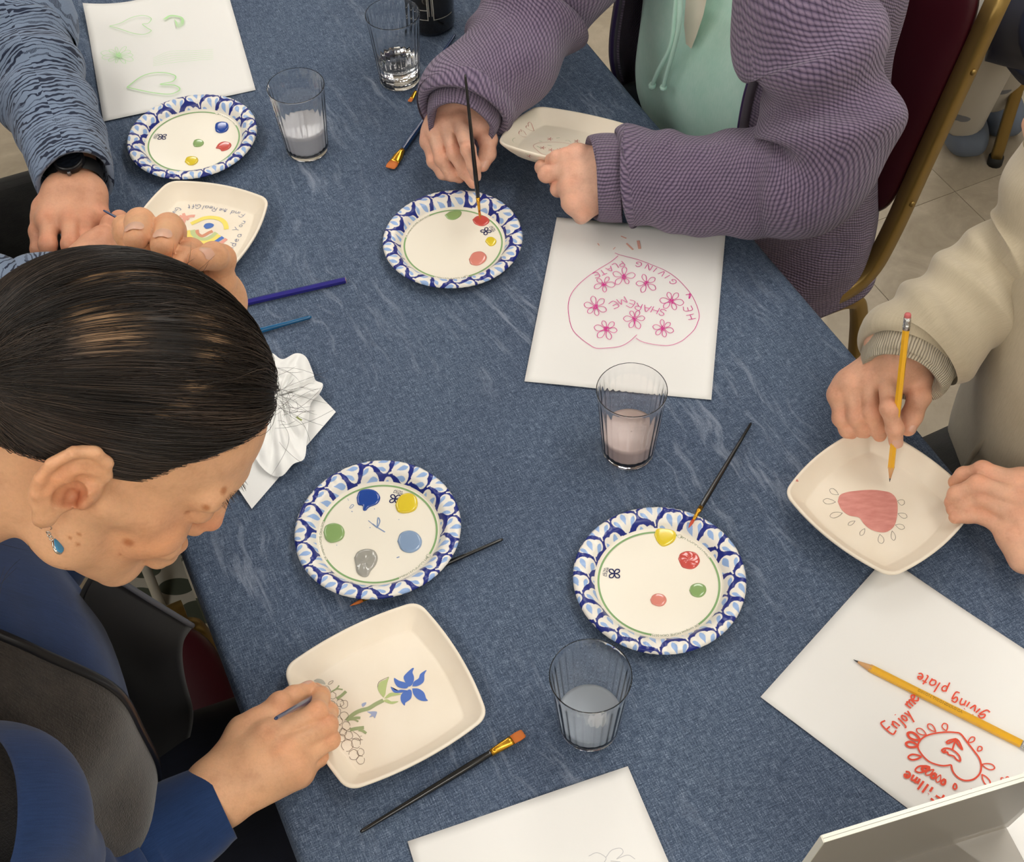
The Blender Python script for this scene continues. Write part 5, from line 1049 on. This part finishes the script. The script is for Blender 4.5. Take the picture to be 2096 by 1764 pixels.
sleeve('left_sleeve', wo, [(410, 790, zz-.20, .036), (330, 900, zz-.3, .045), (250, 950, .12, .052), (120, 960, .06, .058), (tp(-.86, -.16, .12), .062), (tp(-.84, -.245, .28), .066)], m_blue)
for s_, pts_ in ((0, [(-.18, -.60, -.36, .08), (-.19, -.595, -.1, .078), (-.20, -.59, .12, .07), (-.26, -.59, .17, .062), (-.66, -.59, .15, .05)]), (1, [(-.18, -.74, -.36, .08), (-.19, -.72, -.1, .074), (-.20, -.71, .12, .068), (-.26, -.71, .17, .06), (-.66, -.71, .15, .05)])):
    Q = spline(np.array([[*tp(a, b, z_), r] for z_, a, b, r in pts_]), 60); V, Fc, uv = tube(Q[:, :3], Q[:, 3], 32); mk('trouser_leg', V, Fc, m_trous, wo, uv=uv)
    f = tp(pts_[-1][1], pts_[-1][2]+.05, -.701); mm = M(); cushion(mm, f+np.array([0, 0, .0]), .045, .12, .037, np.array([TA, TB, [0, 0, 1.]]).T, .6, 16); mm.make('shoe', m_black, wo)
# ---------------------------------------------------------------- the person in the striped shirt (far left)
def _stripe(k):
    t = k.n('TexCoord'); nz = k.noise(k.n('Mapping', {'Vector': (t, 'UV'), 'Scale': (16, 30, 1)}), 1, 3, .6); sep = k.n('SeparateXYZ', {0: (t, 'UV')})
    v = k.math('ADD', k.math('MULTIPLY', (sep, 1), 150.), k.math('MULTIPLY', nz, 5.0)); s = k.math('FRACT', v); d = k.math('ABSOLUTE', k.math('SUBTRACT', s, .5))
    w = k.noise(k.n('Mapping', {'Vector': (t, 'UV'), 'Scale': (22, 60, 1)}), 1, 2); thr = k.math('MULTIPLY', w, .62); on = k.math('LESS_THAN', d, k.math('SUBTRACT', thr, .12))
    rb = k.math('GREATER_THAN', k.math('SINE', k.math('MULTIPLY', (sep, 0), 3600.)), -.25); fz = k.noise((t, 'UV'), 1500, 2)
    band = k.math('GREATER_THAN', k.noise(k.n('Mapping', {'Vector': (t, 'UV'), 'Scale': (5, 26, 1)}), 1, 2), .54)
    c = k.mix(k.math('MULTIPLY', on, k.math('MAXIMUM', rb, k.math('SUBTRACT', 1, band))), k.mix(.35, S(122, 138, 162), k.ramp(fz, [(.3, S(98, 112, 136)), (.7, S(150, 166, 190))])), S(38, 46, 66)); k.base(c); k.bump(k.math('ADD', fz, on), .25, .0008)
m_stripe = mat('striped_knit', S(110, 128, 156), .85, spec=.15, build=_stripe, Sheen_Weight=.15)
m_greyt = fabric('dark_grey_fleece', S(44, 44, 44), S(72, 72, 70), 500, .5, .95, .3)
ma = thing('person', 'person in a grey blue striped shirt with a black watch, hands by the rainbow plate', 'person', (*tp(-1.62, -.36)[:2], 0))
z = Z(60, 330, 4.9905); r4 = [.0112, .0108, .0100, .0085]
build_hand(ma, z, None, [((470, 120, .052, .024), (330, 330, .052, .022)), ((470, 120, .052, .024), (590, 340, .050, .022)), ((330, 330, .052, .022), (200, 610, .050, .0145)), ((430, 330, .054, .022), (420, 610, .052, .0145)), ((590, 340, .050, .022), (580, 600, .046, .0140)), ((590, 340, .050, .022), (720, 560, .040, .0130)), ((330, 330, .05, .02), (140, 560, .042, .0145)), ((200, 610, .050, .0145), (580, 600, .046, .014)), ((470, -120, .06, .026), (470, 120, .052, .025))],
    {'index': ([(200, 610, .054), (190, 850, .046), (200, 1010, .028), (210, 1110, .017)], r4), 'middle': ([(420, 610, .056), (420, 850, .047), (430, 1010, .028), (440, 1100, .017)], r4), 'ring': ([(580, 600, .050), (590, 790, .040), (590, 920, .026), (590, 1000, .016)], r4), 'pinky': ([(720, 550, .043), (725, 690, .032), (710, 790, .022), (690, 850, .014)], [.0105, .0095, .0088, .0075]), 'thumb': ([(150, 480, .044), (105, 720, .036), (110, 900, .027), (140, 1020, .018)], [.0145, .0125, .0112, .0092])}, SKM, h=.0017)
build_hand(ma, z, None, [((420, 1250, .05, .024), (560, 1020, .046, .02)), ((560, 1020, .046, .02), (740, 800, .050, .0150)), ((560, 1020, .046, .018), (640, 860, .048, .0150)), ((560, 1060, .046, .02), (760, 940, .04, .0145))],
    {'index': ([(740, 800, .050), (830, 640, .056), (920, 590, .046), (990, 610, .036)], r4), 'thumb': ([(640, 860, .050), (760, 770, .054), (870, 730, .044), (960, 690, .034)], [.0135, .0128, .0110, .0095]), 'middle': ([(780, 900, .044), (880, 760, .036), (960, 740, .026), (1000, 800, .018)], r4), 'ring': ([(780, 960, .036), (880, 860, .028), (950, 860, .019), (960, 920, .014)], r4), 'pinky': ([(740, 1010, .03), (830, 950, .021), (890, 950, .015), (890, 1000, .012)], [.0105, .0095, .0088, .0075])}, SKM, h=.0017)
tipM = at(392, 528, .0095); endM = at(211, 430, .085)
brush('fine blue brush held over the rainbow plate by the person in stripes', endM, tipM, m_navyl, .0026, False, .018, .008)
# wristwatch
wc = at(*z(475, 150), .056); wa = nrm(at(*z(470, -120), .06)-at(*z(470, 200), .052)); wx = nrm(np.cross(wa, (0, 0, 1))); wu = np.cross(wx, wa); wt = bpy.data.objects.new('wristwatch', None); COL.objects.link(wt); wt.parent = ma; wt['label'] = 'black wristwatch with a round dark dial'
V = []; ns, nw = 60, 5
for i in range(ns):
    a = 2*math.pi*i/ns
    for j in range(nw): q = j/(nw-1)*2-1; rr_ = 1.0+(.03 if abs(q) < .9 else -.01); V.append(wc+wx*math.cos(a)*.0335*rr_+wu*math.sin(a)*.0275*rr_+wa*q*.0105)
mk('strap', V, [(i*nw+j, i*nw+j+1, ((i+1) % ns)*nw+j+1, ((i+1) % ns)*nw+j) for i in range(ns) for j in range(nw-1)], mat('black_strap', S(20, 20, 21), .5), wt)
Rw = np.array([wx, wa, wu]).T
def disc(nm, c, prof, m_, par, R, seg=40): V, Fc = lathe(prof, seg); mk(nm, V@R.T+c, Fc, m_, par)
wd = wc+wu*.0285
disc('watch_case', wd, [(.0005, -.004), (.0185, -.004), (.0195, .0), (.0195, .0045), (.0178, .0065), (.0160, .0065), (.0155, .0055)], mat('watch_case', S(26, 26, 28), .3, .4), wt, Rw)
disc('dial', wd, [(.0001, .0056), (.0157, .0056)], mat('watch_dial', S(14, 18, 24), .12, Coat_Weight=.8), wt, Rw)
bt = wd-wa*.021+wu*.0005; disc('watch_button', bt, [(.0001, .003), (.0022, .003), (.0026, .0015), (.0026, -.002)], mat('steel_button', S(120, 120, 122), .3, .9), wt, Rw, 16)
sleeve('left_sleeve', ma, [(158, 372, .056, .0490), (150, 345, .058, .0510), (138, 312, .060, .0525), (112, 250, .068, .0585), (78, 170, .078, .0660), (38, 90, .095, .0720), (-10, 20, .12, .0760), (tp(-1.82, -.30, .2), .078), (tp(-1.78, -.39, .27), .07)], m_stripe, folds=[(.20, .10, .0045, .5, 85), (.09, .05, .002, 0, 90)], seed=4)
sleeve('right_sleeve', ma, [(135, 585, .05, .040), (80, 602, .05, .046), (10, 622, .06, .052), (tp(-1.42, -.26, .12), .06), (tp(-1.45, -.38, .26), .066)], m_stripe, folds=[(.1, .08, .003, 0, 80)], seed=6)
torso('striped_shirt', ma, [(-.26, -1.62, -.42, .2, .14), (-.1, -1.62, -.41, .2, .14), (.1, -1.62, -.40, .205, .13), (.25, -1.61, -.39, .19, .11), (.33, -1.61, -.385, .13, .085), (.40, -1.61, -.38, .06, .06)], m_stripe, front=TB)
for a0 in (-1.42, -1.66):
    Q = spline(np.array([[*tp(a, b, z_), r] for z_, a, b, r in [(-.18, a0+.02, -.42, .085), (-.175, a0, -.16, .086), (-.185, a0-.01, .10, .074), (-.25, a0-.01, .16, .065), (-.66, a0-.01, .14, .052)]]), 60); V, Fc, uv = tube(Q[:, :3], Q[:, 3], 32); mk('trouser_leg', V, Fc, m_greyt, ma, uv=uv)
    mm = M(); cushion(mm, tp(a0-.01, .2, -.701), .045, .12, .037, np.array([TA, TB, [0, 0, 1.]]).T, .6, 16); mm.make('shoe', m_black, ma)
def plain_head(par, c, face, base, hairm):
    f = np.asarray(face, float); s_ = np.array([-f[1], f[0], 0]); th = math.radians(24); u = np.array([0, 0, 1.]); Rm = np.array([f*math.cos(th)-u*math.sin(th), s_, u*math.cos(th)+f*math.sin(th)]).T; c = c-Rm@np.array([-.112, 0, -.19])*.93
    mk('head', hV*.93@Rm.T+c, hQ, m_skin, par, col=np.tile(base, (len(hV), 1)))
    H = SDF((-.14, -.12, -.14), (.14, .12, .17), .004); H.ell((-.014, 0, .046), (.103, .079, .095), None, .01).ell((.115, 0, -.02), (.088, .075, .098), None, .02, True).cap((-.03, -.1, -.105), (-.03, .1, -.105), .05, .05, .02, True)
    for q in (-1, 1): H.ell((.0, q*.085, -.005), (.035, .022, .04), None, .01, True)
    V, Q = H.mesh(); mk('hair', V*.95@Rm.T+c, Q, hairm, par, col=np.tile(S(120, 112, 104)[:3], (len(V), 1)))
plain_head(ma, tp(-1.61, -.38, .385), TB, SKM, m_hair)
# ---------------------------------------------------------------- the person in the purple cardigan
m_knit = knitmat('purple_knit', S(62, 51, 72), S(100, 87, 113), S(146, 129, 153)); m_rib = knitmat('purple_rib', S(57, 46, 66), S(96, 83, 108), S(142, 125, 148), .0042, .004, 1.0, .22)
m_mint = fabric('mint_fleece', S(190, 238, 222), S(216, 250, 238), 1200, .3, .9, .3, 22); m_cream = fabric('cream_cotton', S(222, 216, 196), S(238, 232, 216)); m_pipe = fabric('plum_piping', S(48, 34, 72), S(66, 48, 96))
pu = thing('person', 'person in a purple knit cardigan over a mint hoodie, dipping a brush in red paint', 'person', (*tp(-1.33, 1.0)[:2], 0))
z = Z(840, 130, 4.9905); r4 = [.0100, .0090, .0083, .0070]
tipP = at(983, 450, .0085); endP = at_dist(952, 152, tipP, .19)
build_hand(pu, z, None, [((420, 430, .082, .022), (500, 600, .080, .0135)), ((380, 460, .080, .020), (350, 610, .076, .0130)), ((330, 500, .074, .018), (240, 690, .064, .0125)), ((300, 540, .066, .017), (190, 800, .051, .0120)), ((600, 430, .082, .020), (730, 640, .068, .0150)), ((500, 600, .080, .013), (730, 640, .068, .0145)), ((350, 610, .074, .013), (240, 690, .064, .0125)), ((500, 300, .095, .026), (420, 430, .082, .022)), ((500, 300, .095, .026), (600, 430, .082, .021)), ((480, 500, .074, .02), (620, 560, .068, .018))],
    {'index': ([(500, 600, .083), (590, 880, .088), (650, 1050, .071), (668, 1150, .057)], r4), 'middle': ([(360, 620, .078), (450, 920, .064), (560, 1110, .040), (640, 1225, .030)], r4), 'ring': ([(245, 690, .068), (320, 980, .053), (420, 1130, .034), (500, 1170, .026)], r4), 'pinky': ([(190, 800, .054), (240, 1000, .042), (330, 1120, .030), (420, 1160, .024)], [.0095, .0085, .0078, .0066]), 'thumb': ([(740, 650, .068), (790, 780, .062), (790, 920, .053), (738, 1040, .045)], [.0140, .0120, .0104, .0085])},
    SKP, nails=[('index', (.1, -.5, .85), .0060, .0056), ('thumb', (.55, -.45, .7), .0062, .0058)])
brush('thin black brush held upright in the red paint by the person in purple', endP, tipP, m_black, .0029, False, .02, .011, None)
build_hand(pu, z, None, [((1960, 1080, .078, .022), (1640, 1090, .080, .0135)), ((1960, 1150, .078, .022), (1640, 1270, .074, .0130)), ((1960, 1250, .074, .022), (1670, 1420, .063, .0125)), ((1960, 1330, .068, .020), (1760, 1520, .050, .0120)), ((1960, 1000, .08, .02), (1700, 950, .082, .0140)), ((1640, 1090, .080, .0135), (1670, 1420, .063, .0125)), ((2100, 1180, .078, .025), (1960, 1180, .075, .025)), ((1640, 1090, .08, .013), (1700, 950, .082, .013))],
    {'index': ([(1640, 1090, .083), (1390, 1130, .074), (1350, 1060, .058), (1420, 1010, .050)], [.0108, .0100, .0090, .0076]), 'middle': ([(1640, 1270, .077), (1510, 1285, .060), (1490, 1200, .047), (1530, 1120, .042)], r4), 'ring': ([(1670, 1420, .066), (1620, 1430, .050), (1610, 1340, .038), (1640, 1260, .034)], r4), 'pinky': ([(1760, 1530, .053), (1745, 1560, .039), (1710, 1480, .028), (1720, 1400, .026)], [.0095, .0088, .0080, .0068]), 'thumb': ([(1700, 950, .084), (1590, 960, .088), (1500, 975, .084), (1440, 985, .078)], [.0135, .0112, .0100, .0085])}, SKP, nails=[])
sleeve('right_cuff', pu, [(940, 262, .086, .0430), (944, 246, .088, .0470), (950, 225, .092, .0490), (957, 200, .097, .0500)], m_rib, n=40, seed=2)
sleeve('right_sleeve', pu, [(946, 236, .091, .0580), (950, 222, .094, .0640), (958, 200, .097, .0650), (1000, 160, .105, .0630), (1052, 106, .116, .0660), (1090, 20, .135, .0760), (1160, -70, .17, .080), (tp(-1.50, .80, .24), .082), (tp(-1.46, .96, .28), .08)], m_knit, folds=[(.17, .07, .006, .6, 75), (.28, .08, .008, 0, 60)], seed=2)
sleeve('left_cuff', pu, [(1212, 371, .072, .0510), (1222, 370, .072, .0535), (1245, 369, .073, .0545), (1272, 368, .074, .0540)], m_rib, n=40, seed=3)
sleeve('left_sleeve', pu, [(1276, 368, .074, .0545), (1288, 366, .075, .0640), (1310, 366, .077, .0600), (1380, 372, .080, .0600), (1470, 374, .085, .0630), (1560, 372, .09, .0690), (1625, 366, .10, .0740), (1682, 326, .125, .0780), (1692, 236, .165, .0780), (1678, 126, .215, .0800), (1645, 10, .26, .0850), (tp(-1.17, .94, .30), .08)], m_knit, n=200, folds=[(.05, .03, .003, 1, 120), (.13, .06, .003, 2, 90), (.27, .06, .010, .8, 70), (.36, .06, .009, .2, 75), (.48, .1, .004, 1, 60)], seed=3)
FP = -TB
pr = [(-.335, -1.34, 1.0, .252, .185), (-.262, -1.345, .985, .248, .175), (-.16, -1.345, .98, .245, .165), (-.05, -1.345, .965, .247, .160), (.08, -1.345, .965, .235, .150), (.2, -1.325, .975, .215, .130), (.3, -1.31, .975, .165, .105), (.37, -1.31, .97, .09, .08), (.41, -1.31, .965, .065, .065)]
torso('mint_hoodie', pu, [(z_, a+.018, b, w-.040, d-.020) for z_, a, b, w, d in pr[1:]], m_mint, front=FP, mod=lambda t, l, z_: 1+.012*np.sin(l*26+3*np.sin(t*3)))
pm_ = lambda t, l, z_: 1+.03*np.sin(l*30+2.2*np.sin(t*2+.6))*np.clip(.15-z_, 0, 1)*2.2+.010*np.sin(t*7+l*11)
_, pg = torso('cardigan', pu, pr[:7]+[(.36, -1.31, .97, .105, .092)], m_knit, .78, 2*math.pi-.60, front=FP, mod=pm_, thick=.010, n=140)
for j in (0, -1):
    V, Fc, uv = tube(pg[:, j], .0065, 10); mk('front_band', V, Fc, m_rib, pu, uv=uv)
    V, Fc, uv = tube(pg[:, j]+FP*.004+TA*(-.004 if j == 0 else .004), .003, 8); mk('piping', V, Fc, m_pipe, pu, uv=uv)
# hoodie details: drawstrings, inner cream shirt, seam
def onfront(px, py, b, lift=0): return at_plane(px, py, tp(-1.32, b-lift, 0), TB)
for P in ([(1385, -10), (1380, 40), (1372, 95), (1345, 150), (1333, 180)], [(1392, -10), (1390, 50), (1378, 105), (1362, 160), (1357, 182)]):
    Q = spline(np.array([onfront(x, y, .82, .012) for x, y in P]), 40); V, Fc, _ = tube(Q, .0032, 8); ds = mk('drawstring', V, Fc, m_mint, pu)
    V, Fc, _ = tube([Q[-4], Q[-2], Q[-1]], [.0045, .0058, .004], 8); mk('knot', V, Fc, m_mint, ds)
V = [onfront(x, y, .835, .006) for x, y in ((1405, -20), (1450, -20), (1440, 30), (1425, 75), (1415, 100), (1404, 90), (1400, 50))]; mm = M(); poly_fan(mm, V); mm.make('cream_undershirt', m_cream, pu, False)
for a0 in (-1.22, -1.44):
    Q = spline(np.array([[*tp(a, b, z_), r] for z_, a, b, r in [(-.18, a0, .98, .085), (-.18, a0, .75, .08), (-.185, a0, .62, .072), (-.25, a0, .57, .062), (-.66, a0, .60, .05)]]), 60); V, Fc, uv = tube(Q[:, :3], Q[:, 3], 32); mk('trouser_leg', V, Fc, m_trous, pu, uv=uv)
    mm = M(); cushion(mm, tp(a0, .55, -.701), .045, .12, .037, np.array([TA, TB, [0, 0, 1.]]).T, .6, 16); mm.make('shoe', m_black, pu)
plain_head(pu, tp(-1.31, .965, .395), -TB, SKP, m_hair)
# ---------------------------------------------------------------- the person in the cream sweatshirt
m_crm = fabric('cream_sweatshirt', S(176, 164, 140), S(198, 186, 162), 1300, .22, .9, .25, 12); m_crib = knitmat('cream_rib', S(140, 128, 106), S(182, 170, 146), S(206, 196, 174), .0030, .02, 1.0, .1)
cr_ = thing('person', 'person in a cream sweatshirt drawing on a square plate with a yellow pencil', 'person', (*tp(-.55, 1.02)[:2], 0))
z = Z(1680, 620, 5.5125); r4 = [.0104, .0094, .0087, .0076]
tipK = at(1821, 986, .0165); endK = at_dist(1858.5, 641, tipK, .196)
build_hand(cr_, z, None, [((800, 620, .100, .022), (750, 790, .090, .0140)), ((770, 650, .100, .021), (530, 810, .087, .0138)), ((740, 690, .096, .020), (340, 900, .077, .0132)), ((700, 730, .088, .019), (200, 1040, .062, .0125)), ((950, 640, .096, .022), (1090, 860, .078, .0150)), ((750, 790, .09, .014), (340, 900, .077, .0132)), ((830, 450, .112, .028), (800, 620, .1, .024)), ((830, 450, .112, .028), (950, 640, .096, .024)), ((750, 800, .08, .018), (1000, 850, .072, .016)), ((530, 820, .08, .015), (300, 960, .066, .014))],
    {'index': ([(750, 790, .094), (775, 1190, .094), (835, 1420, .074), (848, 1565, .058)], r4), 'middle': ([(530, 820, .090), (570, 1230, .068), (640, 1420, .046), (665, 1490, .037)], r4), 'ring': ([(340, 900, .080), (400, 1280, .058), (460, 1420, .040), (500, 1450, .033)], r4), 'pinky': ([(205, 1040, .065), (230, 1300, .047), (300, 1430, .035), (350, 1465, .030)], [.0100, .0090, .0083, .0070]), 'thumb': ([(1090, 870, .078), (1115, 1040, .072), (1030, 1270, .060), (985, 1410, .052)], [.0145, .0126, .0108, .0090])},
    SKC, nails=[('index', (0, -.75, .65), .0060, .0062), ('thumb', (.5, -.5, .7), .006, .006)])
pencil('yellow pencil held over the pink heart plate by the person in cream', tipK, endK, m_yel, True, .0037)
z = Z(1900, 920, 6.301)
build_hand(cr_, z, None, [((1750, 700, .062, .024), (1200, 430, .066, .0138)), ((1750, 800, .06, .024), (1210, 640, .066, .0138)), ((1750, 900, .056, .024), (1170, 870, .056, .0132)), ((1700, 1150, .05, .022), (1080, 1100, .044, .0125)), ((1200, 430, .066, .0138), (1080, 1100, .044, .0125)), ((1700, 1150, .05, .022), (1250, 1380, .034, .0150)), ((1250, 1380, .034, .015), (1080, 1120, .042, .012)), ((1350, 700, .06, .017), (1350, 1150, .045, .017)), ((2300, 1000, .065, .028), (1750, 900, .056, .027))],
    {'index': ([(1200, 430, .070), (700, 270, .066), (460, 340, .050), (350, 420, .040)], r4), 'middle': ([(1210, 640, .070), (640, 450, .066), (370, 580, .050), (300, 680, .040)], r4), 'ring': ([(1170, 870, .060), (690, 630, .056), (440, 700, .044), (320, 770, .037)], [.0100, .0090, .0083, .0072]), 'pinky': ([(1080, 1100, .047), (730, 860, .043), (510, 845, .040), (345, 875, .036)], [.0096, .0086, .0078, .0066])}, SKC)
sleeve('right_cuff', cr_, [(1843, 776, .097, .0440), (1848, 762, .099, .0470), (1858, 735, .104, .0480), (1868, 710, .109, .0485)], m_crib, n=40, seed=5)
sleeve('right_sleeve', cr_, [(1859, 733, .105, .0500), (1866, 716, .108, .0585), (1882, 700, .112, .0580), (1935, 660, .122, .0570), (2000, 612, .135, .0590), (2070, 560, .155, .063), (2150, 500, .19, .070), (tp(-.715, .95, .27), .072)], m_crm, n=180, folds=[(.03, .03, .0040, .5, 130), (.09, .04, .0060, 1.5, 105), (.16, .05, .0055, .3, 90), (.25, .07, .005, 2, 70)], seed=5)
kr = [(-.262, -.55, 1.03, .205, .165), (-.14, -.55, 1.02, .215, .185), (-.02, -.55, 1.005, .212, .180), (.1, -.55, .985, .205, .160), (.2, -.55, .965, .195, .135), (.3, -.55, .955, .16, .105), (.37, -.55, .95, .09, .08), (.41, -.55, .945, .065, .065)]
_, kg = torso('sweatshirt', cr_, kr, m_crm, front=-TB, mod=lambda t, l, z_: 1+.014*np.sin(l*22+2.5*np.sin(t*2+1))+.01*np.sin(t*5+l*8))
sleeve('left_sleeve', cr_, [(2230, 1075, .062, .044), (2300, 1090, .07, .055), (tp(-.36, .83, .11), .056), (tp(-.39, .95, .27), .07)], m_crm, seed=9)
for a0 in (-.45, -.66):
    Q = spline(np.array([[*tp(a, b, z_), r] for z_, a, b, r in [(-.18, a0, 1.02, .085), (-.18, a0, .78, .08), (-.185, a0, .64, .072), (-.25, a0, .58, .062), (-.66, a0, .62, .05)]]), 60); V, Fc, uv = tube(Q[:, :3], Q[:, 3], 32); mk('trouser_leg', V, Fc, m_greyt, cr_, uv=uv)
    mm = M(); cushion(mm, tp(a0, .57, -.701), .045, .12, .037, np.array([TA, TB, [0, 0, 1.]]).T, .6, 16); mm.make('shoe', m_black, cr_)
Q = spline(np.array([at_plane(x, y, tp(-.55, .83, 0), TB) for x, y in ((2110, 815), (2060, 860), (1995, 925), (1950, 1010))]), 40); V, Fc, _ = tube(Q, .0032, 8); mk('drawstring', V, Fc, m_crm, cr_)
plain_head(cr_, tp(-.55, .945, .395), -TB, SKC, m_hair)
chair('gold framed burgundy chair under the person in the cream sweatshirt', -.55, .90)
chair('burgundy chair under the person in the striped shirt', -1.62, -.33, math.pi)
# ---------------------------------------------------------------- tote bag on the floor between the chairs
m_tote = mat('leaf_print_cloth', S(206, 202, 190), .9, build=lambda k: k.base(k.mix(k.math('LESS_THAN', (k.n('TexVoronoi', {'Vector': k.co('Object', (14, 26, 14), (0, 0, .7)), 'Scale': 1., 'Randomness': .9}), 0), .40), S(150, 146, 136), S(52, 58, 46))))
tb = thing('tote_bag', 'pale tote bag with a dark green leaf print on the floor under the table edge', 'bag', at(362, 1205, -.74))
mm = M(); cushion(mm, at(362, 1205, -.66), 0.14, .12, .08, np.array([TA, TB, [0, 0, 1.]]).T, .5, 20); mm.make('bag_body', m_tote, tb)
for s_ in (-1, 1):
    V, Fc, _ = tube(spline(np.array([at(362, 1205, -.6)+TA*.09*s_*q+np.array([0, 0, z_]) for q, z_ in ((1, 0), (.8, .06), (.2, .07), (-.4, .02))])+TB*.03*s_, 20), .008, 8); mk('strap', V, Fc, m_tote, tb)
# ---------------------------------------------------------------- far right: a chair and a seated person in patterned leggings
bgc = at(2035, 335, -.74); _an = .9; _ax = TA*math.cos(_an)+TB*math.sin(_an); _bx = -TA*math.sin(_an)+TB*math.cos(_an); _o = bgc+_ax*.218+_bx*.225
chair('gold framed chair leg at the far right behind the purple cardigan', _o@TA, _o@TB, _an)
m_leg = mat('patterned_leggings', S(176, 172, 164), .85, build=lambda k: k.base(k.mix(k.math('LESS_THAN', (k.n('TexVoronoi', {'Vector': k.co('Object'), 'Scale': 13.}), 0), .24), S(178, 174, 166), S(112, 116, 126))))
bp = thing('person', 'person in pale leggings with grey flowers and slate shoes, seated far behind', 'person', at(1965, 262, -.74))
def pl(px, py, z_): return at(px, py, z_)
for P in ([(1972, 240, -.66, .046), (1985, 190, -.56, .055), (2010, 110, -.40, .066), (2040, 40, -.30, .076), (2110, -20, -.24, .085)], [(2030, 190, -.62, .044), (2050, 140, -.52, .052), (2075, 90, -.40, .062), (2110, 40, -.30, .074), (2170, 0, -.24, .085)]):
    Q = spline(np.array([[*pl(*p[:3]), p[3]] for p in P]), 50); V, Fc, uv = tube(Q[:, :3], Q[:, 3], 28); mk('legging', V, Fc, m_leg, bp, uv=uv)
m_slate = mat('slate_shoe', S(96, 106, 122), .7); m_nv = mat('navy_cloth', S(22, 30, 56), .85)
for px, py in ((1966, 244), (2040, 205)):
    c_ = at(px, py, -.70); mm = M(); cushion(mm, c_, .046, .105, .038, np.array([[1, 0, 0], [0, 1, 0], [0, 0, 1.]]), .6, 16); mm.make('shoe', m_slate, bp)
V, Fc, _ = tube(spline(np.array([at(x, y, q) for x, y, q in ((2050, 30, -.12), (2090, 40, -.12), (2150, 50, -.08), (2200, 60, .0))]), 20), [.075]*20, 24); mk('tunic', V, Fc, m_nv, bp)
V, Fc, _ = tube([at(2062, 128, -.32), at(2080, 115, -.31), at(2110, 95, -.28)], [.05, .055, .06], 24); mk('tunic_hem', V, Fc, m_nv, bp)
torso('tunic_body', bp, [(-.25, -1.40, 2.1, .2, .15), (-.05, -1.4, 2.12, .2, .15), (.2, -1.4, 2.14, .18, .12), (.34, -1.4, 2.15, .1, .08), (.4, -1.4, 2.15, .06, .06)], m_nv, front=-TB)
plain_head(bp, tp(-1.4, 2.15, .385), -TB, SKP, m_hair)
